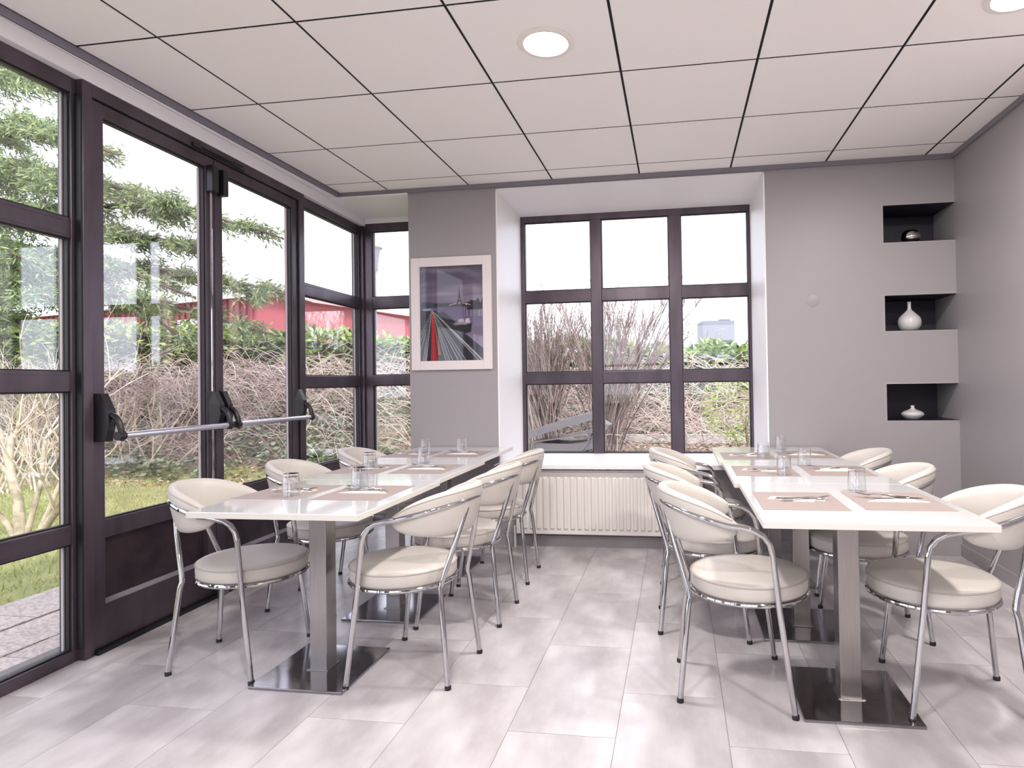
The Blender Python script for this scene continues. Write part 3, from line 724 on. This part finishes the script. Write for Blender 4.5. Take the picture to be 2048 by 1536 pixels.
# ------------------------------------------------------------------ outside: ground
def hgt(x, y):
    x = np.asarray(x, float); y = np.asarray(y, float)
    k = 1 / (1 + np.exp(-(x + 1.2) * 2.2))                 # 0 left lawn, 1 bed behind the window
    base = -.07 + .40 * k * np.clip((y - 3.0) / .6, 0, 1)
    start = 5.4 + 1.7 * k; end = 8.5
    r = np.clip((y - start) / (end - start), 0, 1)
    bank = (1.30 - .55 * k) * r * r * (3 - 2 * r)
    return base + bank + .025 * np.sin(x * 3.1 + y * 1.3) * np.clip((y - 4) / 2, 0, 1) * (1 - k * .5)
M_soil = mat('bank_soil', (.50, .42, .38), .95, noise=(5, (.36, .36, .27), .35, .65), bump=.8, bumpscale=30)
M_lawn = mat('lawn_soil', (.46, .47, .28), .95, noise=(3, (.56, .56, .36), .35, .65), bump=.6, bumpscale=40)
gx, gy = np.meshgrid(np.linspace(-22, 14, 145), np.linspace(-8, 12, 101))
inside = 0
gz = hgt(gx, gy); gz = np.where((gx > -.7) & (gy < 3.1), -.30, gz); gz = np.where((gx > -1.85) & (gx <= -.4) & (gy < 3.3), -.13, gz)
n0, n1 = gx.shape; idx = (np.arange(n0 - 1)[:, None] * n1 + np.arange(n1 - 1)[None]).ravel()
gr = npmesh('ground', np.stack([gx.ravel(), gy.ravel(), gz.ravel()], 1), np.stack([idx, idx + 1, idx + n1 + 1, idx + n1], 1), M_soil, smooth=True); gr['kind'] = 'structure'
M_far = mat('far_ground', (.55, .56, .48), .95)
o = MB().box(-400, 400, 11.9, 900, -.4, .1).box(-400, -21.9, -60, 11.9, -.4, -.1).box(13.9, 400, -60, 11.9, -.4, -.1).box(-22, 14, -60, -7.9, -.4, -.1).build('ground_far', M_far); o['kind'] = 'structure'
# paving of concrete slabs along the facade
M_slab = mat('exposed_aggregate', (.72, .675, .65), .9, noise=(55, (.60, .55, .53), .42, .6), rnd=.06, bump=.7, bumpscale=180)
pv = struct('path', (0, 0, 0)); pv.name = 'paving'
MB().box(-1.76, -.56, -6, 3.0, -.12, -.062).build('joint_bed', M_soil, pv)
rows2 = [(-.56, -.66), (-.668, -.98), (-.988, -1.33), (-1.345, -1.76)]
k = 0
for (xa, xb) in rows2:
    y = -3.2 + .23 * k
    while y < 2.9:
        l = .62; z = rng.uniform(-.004, .004)
        MB().bbox(xb, xa, y, min(y + l - .008, 2.95), -.062, -.03 + z, .003).build('paving_slab', M_slab, pv); y += l
    k += 1

# ------------------------------------------------------------------ outside: vegetation helpers
def leaves(P, size, nrm=None, asp=.5, droop=.3):
    """folded two-triangle-pair leaves at points P"""
    n = len(P); size = np.broadcast_to(size, (n,))
    a = rng.uniform(0, 2 * PI, n); d = np.stack([np.cos(a), np.sin(a), rng.uniform(-droop - .3, .5, n)], 1)
    if nrm is not None: d = d * .7 + nrm * .6
    d /= np.linalg.norm(d, axis=1)[:, None]
    up = rng.normal(0, .6, (n, 3)) + np.array([0, 0, 1.]); s = np.cross(d, up); s /= np.linalg.norm(s, axis=1)[:, None] + 1e-9
    w = np.cross(s, d)
    L = size[:, None]
    p0 = P; p1 = P + d * L; mid = P + d * L * .5 - w * L * .07
    q0 = mid + s * L * asp * .5 + w * L * .12; q1 = mid - s * L * asp * .5 + w * L * .12
    V = np.stack([p0, q0, p1, q1], 1).reshape(-1, 3); i = np.arange(n) * 4
    F = np.concatenate([np.stack([i, i + 1, i + 2], 1), np.stack([i, i + 2, i + 3], 1)])
    return V, F
def canes(Ps, R0, R1, k=3):
    """Ps (n,m,3) polylines -> batch of tapering tubes"""
    Ps = np.asarray(Ps, float); n, m_, _ = Ps.shape
    T = np.gradient(Ps, axis=1); T /= np.linalg.norm(T, axis=2)[..., None] + 1e-9
    ref = np.where(np.abs(T[..., 2:3]) < .9, np.array([0, 0, 1.]), np.array([1., 0, 0])); u = np.cross(T, ref); u /= np.linalg.norm(u, axis=2)[..., None] + 1e-9; w = np.cross(T, u)
    r = (np.broadcast_to(R0, (n,))[:, None] * (1 - np.linspace(0, 1, m_)) + np.broadcast_to(R1, (n,))[:, None] * np.linspace(0, 1, m_))[..., None]
    V = np.stack([Ps + r * (math.cos(2 * PI * q / k) * u + math.sin(2 * PI * q / k) * w) for q in range(k)], 2)
    b = (np.arange(n)[:, None, None] * m_ + np.arange(m_ - 1)[None, :, None]) * k; q = np.arange(k)[None, None]; q2 = (q + 1) % k
    F = np.stack([b + q, b + q2, b + k + q2, b + k + q], -1).reshape(-1, 4)
    return V.reshape(-1, 3), F
M_hedge = mat('laurel_leaf', (.5, .6, .3), .35, island=[(.20, .32, .18), (.34, .46, .24), (.56, .65, .34), (.74, .80, .48), (.44, .55, .32)], trans=.3)
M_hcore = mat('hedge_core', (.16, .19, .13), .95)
M_ivy = mat('ivy_leaf', (.4, .5, .3), .4, island=[(.26, .35, .24), (.44, .51, .35), (.58, .62, .46), (.36, .45, .33), (.66, .68, .57)], trans=.2)
M_bram = mat('bramble_cane', (.7, .55, .5), .7, island=[(.58, .50, .47), (.76, .69, .65), (.68, .57, .56), (.84, .79, .74), (.48, .43, .40)])
M_litter = mat('dead_leaf', (.6, .45, .35), .8, island=[(.50, .37, .30), (.66, .52, .43), (.80, .70, .60), (.42, .32, .28)])
M_grass = mat('grass_blade', (.6, .7, .3), .7, island=[(.50, .57, .30), (.64, .69, .40), (.76, .76, .50), (.66, .63, .42)], trans=.3)
M_bark = mat('pale_bark', (.70, .64, .55), .85, noise=(12, (.48, .46, .34), .4, .65), bump=.5, bumpscale=60)
M_twig = mat('pale_twig', (.8, .73, .65), .8, island=[(.66, .58, .50), (.84, .77, .69), (.90, .85, .78)])
M_cane = mat('upright_cane', (.7, .6, .5), .75, island=[(.46, .39, .38), (.64, .57, .54), (.55, .46, .45), (.74, .68, .64), (.30, .25, .26)])
M_ctrunk = mat('cedar_bark', (.40, .33, .31), .9, noise=(10, (.30, .25, .24), .4, .6), bump=.6, bumpscale=30)
M_needle = mat('cedar_needles', (.4, .5, .4), .6, island=[(.30, .39, .32), (.46, .55, .40), (.62, .69, .46), (.73, .78, .54), (.40, .49, .40)], trans=.3)

# hedge
def htop(x): return 2.20 - .060 * (x + 3.0)
hd = thing('hedge', 'long clipped laurel hedge along the top of the bank', 'hedge', (0, 0, 0))
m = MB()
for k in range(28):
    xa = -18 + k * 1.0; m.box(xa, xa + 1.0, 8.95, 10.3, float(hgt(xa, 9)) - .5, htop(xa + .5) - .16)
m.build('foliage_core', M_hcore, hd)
n = 15000; x = rng.uniform(-17, 9, n); f = rng.random(n); zb = hgt(x, 8.6)
top = htop(x) + .07 * np.sin(x * 2.3) + .05 * np.sin(x * 7)
onT = f < .38
P = np.stack([x, np.where(onT, rng.uniform(8.8, 10.2, n), rng.uniform(8.72, 8.98, n)), np.where(onT, top + rng.uniform(-.16, .03, n), zb + (top - zb) * rng.uniform(.0, 1, n))], 1)
V, F = leaves(P, rng.uniform(.13, .21, n), np.stack([0 * x, -np.ones(n) * (~onT), onT * 1.], 1), .42)
npmesh('foliage', V, F, M_hedge, hd)['kind'] = 'stuff'
# ivy over the bank
n = 42000; x = rng.uniform(-13, 7, n); y = rng.uniform(5.3, 8.9, n)
k = 1 / (1 + np.exp(-(x + 1.2) * 2.2)); keepm = (y > 5.5 + 1.65 * k) & (np.sin(x * 1.7 + np.sin(y * 2.1) * 2) + rng.normal(0, .5, n) > -.5)
x, y = x[keepm], y[keepm]; P = np.stack([x, y, hgt(x, y) + rng.uniform(.0, .26, len(x))], 1)
V, F = leaves(P, rng.uniform(.055, .11, len(x)), None, .8); tag(npmesh('ivy', V, F, M_ivy), 'dark and pale green ivy spreading over the bank', 'ivy', kind='stuff')
# brambles: arching bare canes
def arch_canes(n, xr, yr, zr, lr, mid):
    x = rng.uniform(*xr, n); y = rng.uniform(*yr, n); z = hgt(x, y) + rng.uniform(*zr, n); L = rng.uniform(*lr, n); a = rng.uniform(0, 2 * PI, n)
    t = np.linspace(0, 1, 7)[None]
    px = x[:, None] + np.cos(a)[:, None] * L[:, None] * t + .06 * np.sin(t * 5 + a[:, None] * 3)
    py = y[:, None] + np.sin(a)[:, None] * L[:, None] * t * .45; k = rng.uniform(-.2, .8, n)[:, None] * L[:, None]
    pz = z[:, None] + k * (t * (1 - t)) * 2.2 + rng.normal(0, .12, n)[:, None] * t + .04 * np.sin(t * 7 + a[:, None])
    return np.stack([px, py, pz], -1)
V, F = canes(arch_canes(3000, (-11, 7), (6.9, 8.5), (.0, .50), (.5, 1.3), .5), .008, .003)
tag(npmesh('bramble', V, F, M_bram), 'tangle of bare pinkish bramble canes in front of the hedge', 'bramble', kind='stuff')
V, F = canes(arch_canes(1500, (-10, 7), (5.9, 7.4), (.0, .35), (.4, 1.1), .5), .006, .002)
tag(npmesh('cut_brushwood', V, F, M_bram), 'dry cut stems lying over the lower bank', 'brushwood', kind='stuff')
# litter
n = 9000; x = rng.uniform(-8, 7, n); y = rng.uniform(3.4, 7.2, n); k = 1 / (1 + np.exp(-(x + 1.2) * 2.2)); kk = (k > .5) | (y > 5.0); x, y = x[kk], y[kk]
V, F = leaves(np.stack([x, y, hgt(x, y) + .012], 1), rng.uniform(.04, .085, len(x)), None, .6, .1); tag(npmesh('leaf_litter', V, F, M_litter), 'brown dead leaves strewn on the bed below the window', 'leaves', kind='stuff')
# lawn
n = 52000; x = rng.uniform(-9.5, -1.0, n); y = rng.uniform(-2.5, 5.9, n); kk = (x < -1.78) | (y > 3.3); kk &= (np.sin(x * 2.1 + 1) * np.sin(y * 1.6) + rng.normal(0, .5, n) > -.55); x, y = x[kk], y[kk]; n = len(x)
z = hgt(x, y); h = rng.uniform(.025, .06, n); a = rng.uniform(0, 2 * PI, n); w = .006
p = np.stack([x, y, z], 1); dx = np.stack([np.cos(a) * w, np.sin(a) * w, 0 * a], 1); tip = p + np.stack([rng.normal(0, .02, n), rng.normal(0, .02, n), h], 1)
V = np.stack([p - dx, p + dx, tip], 1).reshape(-1, 3); tag(npmesh('lawn_grass', V, np.arange(3 * n).reshape(-1, 3), M_grass), 'short patchy yellow-green lawn beyond the paving', 'grass', kind='stuff')
lw = MB()
xs_, ys_ = np.meshgrid(np.linspace(-10, -1.77, 40), np.linspace(-3, 6.0, 44)); zs_ = hgt(xs_, ys_) + .004
idx = (np.arange(43)[:, None] * 40 + np.arange(39)[None]).ravel()
o = npmesh('lawn', np.stack([xs_.ravel(), ys_.ravel(), zs_.ravel()], 1), np.stack([idx, idx + 1, idx + 41, idx + 40], 1), M_lawn, smooth=True); o['kind'] = 'structure'
# kerb behind the bed
M_kerb = mat('pale_kerb', (.88, .86, .85), .8, noise=(8, (.78, .76, .74), .4, .6))
kb = thing('kerb', 'pale low concrete kerb across the bed behind the window', 'kerb', (0, 0, 0))
x = -1.6
while x < 6.5: MB().bbox(x, x + .99, 6.95, 7.07, .20, .455, .006).build('kerb_stone', M_kerb, kb); x += 1.0
for (xx, yy, zz_, rz) in ((-3.15, 6.35, .3, .1),):
    o = MB().bbox(-.5, .5, -.06, .06, -.05, .05, .008).build('kerb_stone', M_kerb); o.location = (xx, yy, float(hgt(xx, yy)) + .06); o.rotation_euler = (0, 0, rz); o.name = 'loose_kerb_stone'
    tag(o, 'pale concrete block lying alone in the ivy beyond the glazed corner', 'stone')

# ------------------------------------------------------------------ branching shrubs
def grow(base, direc, length, r, depth, spread, out, seg=5, up=.15, kids=(2, 3)):
    P = [np.array(base, float)]; d = np.array(direc, float); d /= np.linalg.norm(d)
    for i in range(seg):
        d = d + rng.normal(0, .10, 3) + np.array([0, 0, up * .2]); d /= np.linalg.norm(d); P.append(P[-1] + d * length / seg)
    out.append((np.array(P), r, r * .62))
    if depth > 0:
        for k in range(rng.integers(kids[0], kids[1] + 1)):
            i = rng.integers(2, seg + 1); nd = d + rng.normal(0, spread, 3); nd[2] = abs(nd[2]) * .6 + up
            grow(P[i], nd, length * rng.uniform(.55, .8), r * .46, depth - 1, spread, out, seg, up, kids)
def polys(outp, name, m_, par, k=5, rmin=0, rmax=9):
    sel = [q for q in outp if rmin <= q[1] < rmax]
    if not sel: return
    V, F = canes(np.stack([q[0] for q in sel]), np.array([q[1] for q in sel]), np.array([q[2] for q in sel]), k)
    return npmesh(name, V, F, m_, par, True)
# multi-stemmed small tree outside the left window
st = thing('bare_small_tree', 'small multi-stemmed bare tree on the lawn outside the left window', 'tree', (-3.5, 2.3, -.07))
for (dx, dy, L, r, bx) in ((-.50, .1, 1.05, .048, -.06), (-.05, .12, .95, .026, -.02), (.62, -.05, .9, .036, .10), (-.95, .2, 1.1, .030, -.1), (.30, .45, 1.0, .024, .07)):
    o_ = []; grow((bx, 0, -.03), (dx, dy, 1), L, r, 4, .42, o_, 5, .35, (2, 3))
    polys(o_, 'trunk', M_bark, st, 8, .02); polys(o_, 'twigs', M_twig, st, 4, 0, .02)
# taller twiggy shrub behind it (pale twigs against the hedge)
st = thing('twiggy_shrub', 'pale densely twigged bare shrub behind the small tree', 'shrub', (-6.3, 4.6, float(hgt(-6.3, 4.6))))
for k in range(26):
    o_ = []; a = rng.uniform(0, 2 * PI); grow((rng.normal(0, .25), rng.normal(0, .2), -.05), (math.cos(a) * .7, math.sin(a) * .5, 1), rng.uniform(.8, 1.1), .015, 3, .5, o_, 5, .2, (2, 3))
    polys(o_, 'stems', M_twig, st, 4)
st = thing('twiggy_shrub', 'pale leaning bare shrub on the bank seen through the first door', 'shrub', (-5.6, 6.1, float(hgt(-5.6, 6.1))))
for k in range(20):
    o_ = []; grow((rng.normal(-.6, .5), rng.normal(0, .2), -.05), (rng.uniform(-.1, .9), rng.uniform(-.3, .3), .8), rng.uniform(.7, 1.1), .013, 3, .45, o_, 5, .15, (2, 2))
    polys(o_, 'stems', M_twig, st, 4)
# two upright-caned shrubs in front of the window
def upright(label, x, y, n, hgt_, fan, lean):
    t = thing('upright_bare_shrub', label, 'shrub', (x, y, float(hgt(x, y)))); big = []; small = []
    for k in range(n):
        a = rng.normal(0, fan); b = rng.normal(0, fan * .6); L = hgt_ * rng.uniform(.75, 1.05)
        tt = np.linspace(0, 1, 6)[:, None]; bx = rng.normal(0, .10); by = rng.normal(0, .08)
        P = np.array([[bx, by, -.03]]) + np.concatenate([(a + lean) * tt * L * (.6 + .4 * tt), b * tt * L, tt * L], 1) + rng.normal(0, .012, (6, 3)); big.append(P)
        for q in range(15):
            i = rng.integers(2, 6); o_ = P[i]; L2 = rng.uniform(.18, .5); d = np.array([rng.normal(a * .8, .28), rng.normal(b, .28), 1.]); d /= np.linalg.norm(d)
            small.append(o_ + d * L2 * tt + rng.normal(0, .01, (6, 3)))
    V, F = canes(np.array(big), .0105, .005, 4); npmesh('stems', V, F, M_cane, t, True)
    V, F = canes(np.array(small), .0048, .0024, 3); npmesh('twigs', V, F, M_cane, t)
upright('dense upright bare shrub filling the left column of the nine-pane window', .45, 6.0, 90, 1.95, .23, -.02)
upright('upright bare shrub fanning across the middle column of the nine-pane window', 1.30, 5.9, 80, 1.95, .30, .10)
# low leafy shrub at the right of the window
M_lime = mat('lime_leaf', (.7, .8, .4), .5, island=[(.60, .68, .34), (.74, .80, .46), (.84, .88, .58)], trans=.4)
t = thing('lime_shrub', 'small lime green leafy shrub at the right edge of the large window', 'shrub', (3.08, 5.1, .33))
o_ = []
for k in range(3): grow((rng.normal(0, .03), 0, -.03), (rng.normal(-.25, .1), 0, 1), .45, .016, 2, .45, o_, 5, .3, (2, 3))
polys(o_, 'stems', M_bark, t, 5)
n = 1500; c = rng.normal(0, 1, (n, 3)); c /= np.linalg.norm(c, axis=1)[:, None]; P = c * np.array([.42, .32, .48]) * rng.uniform(.4, 1, (n, 1)) ** .5 + np.array([-.12, 0, .62])
V, F = leaves(P, rng.uniform(.03, .06, n), None, .4); npmesh('foliage', V, F, M_lime, t)['kind'] = 'stuff'

# ------------------------------------------------------------------ cedar
cd = thing('cedar_tree', 'large cedar with layered drooping dark green branches, beyond the glass doors', 'tree', (-9.3, 4.9, -.1))
m = MB(); m.tube([(0, 0, -.2), (.05, .05, 2.5), (-.05, .1, 5), (.05, 0, 8.5)], [.30, .26, .20, .08], 14); m.build('trunk', M_ctrunk, cd)
def cedar_branch(p0, p1, sag, wid, dens):
    p0 = np.array(p0, float); p1 = np.array(p1, float); tt = np.linspace(0, 1, 12)[:, None]
    P = p0 + (p1 - p0) * tt; P[:, 2] += sag * np.sin(tt[:, 0] * PI) - .25 * tt[:, 0] ** 3; P += rng.normal(0, .03, P.shape)
    L = np.linalg.norm(p1 - p0)
    br = MB().tube(P, list(np.linspace(.07, .012, 12)), 7).build('branch', M_ctrunk, cd)
    d = (p1 - p0) / L; side = np.cross(d, [0, 0, 1]); side /= np.linalg.norm(side)
    nb = int(L * 16 * dens); tw = []; pts = []; dirs = []
    for k in range(nb):
        u = rng.uniform(.12, 1) ** .8; i = int(u * 11); q = P[min(i, 11)]; s = rng.choice([-1, 1]); l2 = wid * rng.uniform(.4, 1) * (1 - .45 * u)
        dd = side * s * rng.uniform(.3, 1) + d * rng.uniform(.2, .9) + np.array([0, 0, rng.uniform(-.35, .18)]); dd /= np.linalg.norm(dd)
        t6 = np.linspace(0, 1, 6)[:, None]; W = q + dd * l2 * t6; W[:, 2] -= .22 * l2 * t6[:, 0] ** 2; tw.append(W)
        for w_ in range(int(95 * l2 / .5)):
            v = rng.uniform(0.05, 1); c_ = q + dd * l2 * v; c_ = c_ + rng.normal(0, .04, 3); c_[2] -= .22 * l2 * v * v; pts.append(c_)
            dirs.append(dd * .6 + rng.normal(0, .6, 3) + np.array([0, 0, -.15]))
    V, F = canes(np.array(tw), .009, .003); npmesh('twigs', V, F, M_ctrunk, br)
    P3 = np.array(pts); D = np.array(dirs); n = len(P3); D /= np.linalg.norm(D, axis=1)[:, None]; S_ = np.cross(D, rng.normal(0, 1, (n, 3))); S_ /= np.linalg.norm(S_, axis=1)[:, None]
    Ln = rng.uniform(.06, .13, (n, 1)); Wd = rng.uniform(.005, .013, (n, 1))
    V = np.stack([P3 - S_ * Wd * .5, P3 + D * Ln * .5 - S_ * Wd, P3 + D * Ln, P3 + D * Ln * .5 + S_ * Wd], 1).reshape(-1, 3); i = np.arange(n) * 4
    npmesh('needles', V, np.stack([i, i + 1, i + 2, i + 3], 1), M_needle, br)['kind'] = 'stuff'
BR = []
# (start height, end in cedar-local coordinates)
CEDAR = ((4.2, (5.6, -.2, 3.9), .25, .95), (3.8, (6.6, 0, 3.55), .25, .75), (3.6, (5.7, -.1, 3.3), .3, .9), (3.0, (5.6, -.5, 2.8), .3, .8), (2.9, (6.6, .4, 2.75), .35, .85), (2.6, (6.35, .25, 2.25), .35, .7),
         (2.8, (6.0, -.5, 1.85), .75, .6), (2.5, (5.7, -.9, 2.6), .25, .7), (4.8, (5.0, -.8, 4.45), .2, .5), (5.4, (4.3, -.8, 5.25), .3, .95), (4.9, (4.7, -1.1, 4.5), .25, 1.), (4.3, (4.6, -.9, 4.0), .25, .95), (3.7, (4.7, -1.1, 3.45), .25, .95),
         (3.2, (4.35, -1.3, 3.05), .25, 1.), (2.8, (4.5, -1.1, 2.65), .25, 1.), (2.4, (3.8, -.9, 2.35), .2, .9), (5.9, (3.6, -.6, 6.2), .3, .9), (4.6, (3.2, .8, 4.5), .3, 1.), (3.4, (3.2, 1., 3.2), .3, 1.), (3.9, (-2.2, -1.2, 3.8), .3, 1.), (5.2, (-1.6, 1.2, 5.4), .3, 1.), (6.6, (1.8, .2, 7.2), .3, .8))
for (z0, e, sag, wd) in CEDAR:
    cedar_branch((.1, 0, z0), e, sag, wd, 1.0)

# ------------------------------------------------------------------ far buildings
M_red = mat('red_cladding', (.66, .33, .34), .55); M_red2 = mat('red_roof', (.72, .46, .45), .5); M_pale = mat('pale_plaster', (.88, .86, .87), .7)
rb = thing('red_warehouse', 'red clad low warehouse behind the hedge, seen through the doors', 'building', (-24.5, 19.5, 0), -.25)
MB().box(0, 13.5, 0, 9, 0, 4.35).build('wall', M_red, rb)
mm = MB()
for k in range(44): mm.box(.1 + k * .305, .19 + k * .305, -.06, 0, 0, 4.3)
mm.build('cladding_ribs', M_red, rb)['kind'] = 'stuff'
MB().hull([(-.3, -.5, 4.3), (13.8, -.5, 4.3), (13.8, 9.3, 4.3), (-.3, 9.3, 4.3)], [(3, 3.5, 5.2), (11, 3.5, 5.2), (11, 5.5, 5.2), (3, 5.5, 5.2)]).build('roof', M_red2, rb)
MB().box(-.35, 13.85, -.58, -.48, 4.2, 4.32).build('gutter', M_pale, rb)
MB().box(9.6, 10.7, -.08, -.02, 2.9, 3.7).build('window', M_pale, rb)
rb = thing('red_roofed_hall', 'low hall with a red hipped ribbed roof beyond the glazed corner', 'building', (-27, 32, 0), 0)
MB().box(0, 16, 0, 10, 0, 3.9).build('wall', M_pale, rb)
rf = MB().hull([(-.5, -.5, 3.85), (16.5, -.5, 3.85), (16.5, 10.5, 3.85), (-.5, 10.5, 3.85)], [(4.0, 4.8, 6.1), (8.5, 4.8, 6.1), (8.5, 5.2, 6.1), (4.0, 5.2, 6.1)]).build('roof', M_red2, rb)
mm = MB()
for k in range(44):
    xb = -.3 + k * .38; 
    tx = min(max(xb, 4.0), 8.5); fr = 1.0 if 4 <= xb <= 8.5 else ((xb + .5) / 4.5 if xb < 4 else (16.5 - xb) / 8.0)
    mm.tube([(xb, -.52, 3.87), (xb, -.5 + 5.3 * fr, 3.87 + 2.25 * fr)], .05, 4)
mm.build('roof_ribs', M_red, rf)['kind'] = 'stuff'
# office tower
M_off = mat('grey_concrete', (.50, .50, .54), .8); M_offd = mat('grey_glass_band', (.40, .41, .46), .5)
ox = 2.28 + 280 * (.2185 * .989 - .1478 + .0); oy = -2.44 + 280 * (.2185 * .148 + .989)
ob = thing('office_building', 'distant pale grey office block with banded floors above the hedge', 'building', (ox, oy, 0), .15)
MB().box(-7.2, 7.2, 0, 14, 19.5, 28.5).build('upper_block', M_off, ob); MB().box(-6.6, 6.6, .5, 13, 18.6, 19.5).build('window_band', M_offd, ob)
for k in range(6): MB().box(-8.3, 8.3, -1, 14, 3.0 * k, 3.0 * k + 1.5).build('floor_slab', M_off, ob); MB().box(-8.1, 8.1, -.6, 13.5, 3.0 * k + 1.5, 3.0 * k + 3.0).build('window_band', M_offd, ob)
MB().box(-8.3, 8.3, -1, 14, 18.0, 18.6).build('floor_slab', M_off, ob)
MB().box(1, 6, 3, 8, 28.5, 29.4).build('roof_plant', M_offd, ob)
M_haze = mat('far_twigs', (.46, .42, .45), .9)
for k, u in enumerate((-.2, .0, .155, .195, .285, .365)):
    dd = 90; tx = 2.28 + dd * (u * .989 - .1478); ty = -2.44 + dd * (u * .148 + .989)
    t = thing('distant_bare_tree', ['bare tree far off behind the hazel shrubs, left', 'bare tree far off behind the shrub tops', 'bare distant tree left of the office block', 'bare distant tree touching the left side of the office block', 'bare distant tree right of the office block', 'rightmost bare distant tree by the window frame'][k], 'tree', (tx, ty, 0))
    o_ = []
    grow((0, 0, 0), (0, 0, 1), 4.5, .16, 4, .45, o_, 5, .4, (3, 3)); grow((0, 0, 0), (.1, 0, 1), 4.5, .14, 3, .4, o_, 5, .5, (3, 4)); polys(o_, 'branches', M_haze, t, 4)
# street lamp
M_post = mat('grey_post', (.36, .36, .42), .5)
dd = 19; u = (752 - 1169.46) / 1234.2
t = thing('street_lamp', 'grey street lamp post behind the glazed corner', 'lamp', (2.28 + dd * (u * .989 - .1478), -2.44 + dd * (u * .148 + .989), 0))
MB().tube([(0, 0, 0), (0, 0, 2.5), (0, 0, 4.75)], [.07, .055, .04], 12).build('pole', M_post, t)
MB().lathe([(.04, 4.72), (.11, 4.86), (.11, 4.9), (0, 4.9)], 20).build('collar', M_post, t)
MB().lathe([(.09, 4.9), (.17, 5.48), (0, 5.48)], 20).build('lamp_glass', M_post, t)
MB().lathe([(.22, 5.48), (.24, 5.52), (.16, 5.58), (0, 5.60)], 20).build('lamp_cap', M_post, t)

# old lounger lying in the shrubs
M_lg = mat('grey_weathered_plastic', (.52, .50, .52), .55)
t = thing('garden_lounger', 'weathered grey garden lounger lying tipped under the bare shrubs', 'lounger', (.62, 5.35, .36), 0)
def slab(y, pts, th, w):
    m = MB(); n = len(pts); V = []
    for (x, z) in pts: V += [(x, y - w, z), (x, y + w, z), (x, y + w, z + th), (x, y - w, z + th)]
    F = [(0, 1, 2, 3), (4 * n - 4, 4 * n - 1, 4 * n - 2, 4 * n - 3)]
    for i in range(n - 1):
        for q in range(4): F.append((4 * i + q, 4 * i + 4 + q, 4 * i + 4 + (q + 1) % 4, 4 * i + (q + 1) % 4))
    return m.add(V, F)
slab(0, [(-.22, .19), (-.05, .25), (.15, .31), (.40, .38), (.62, .43)], .10, .26).build('back_panel', M_lg, t)
slab(0, [(-.10, .06), (.05, .04), (.30, .03), (.50, .05), (.62, .09)], .11, .26).build('seat_panel', M_lg, t)
slab(0, [(-.14, .155), (.20, .20), (.62, .28)], .02, .27).build('side_rail', M_alu, t)
MB().box(.0, .5, -.2, .2, -.03, .04).build('shadow_box', M_black, t).name = 'under_shade_box'  # black box standing in for the shade beneath the lounger
MB().hull([(.70, -.2, .40), (.78, -.2, .30), (.80, .0, .30), (.70, .05, .42)], [(.68, -.18, .44), (.83, -.2, .37), (.84, .0, .37), (.70, .05, .45)]).build('head_rest', M_lg, t)
m = MB(); m.tube([(.40, -.26, -.03), (.56, -.26, .14), (.60, -.26, .32)], .012, 8); m.tube([(.70, -.2, .42), (.60, -.2, .2), (.55, -.2, -.03)], .012, 8); m.build('leg', M_lg, t)
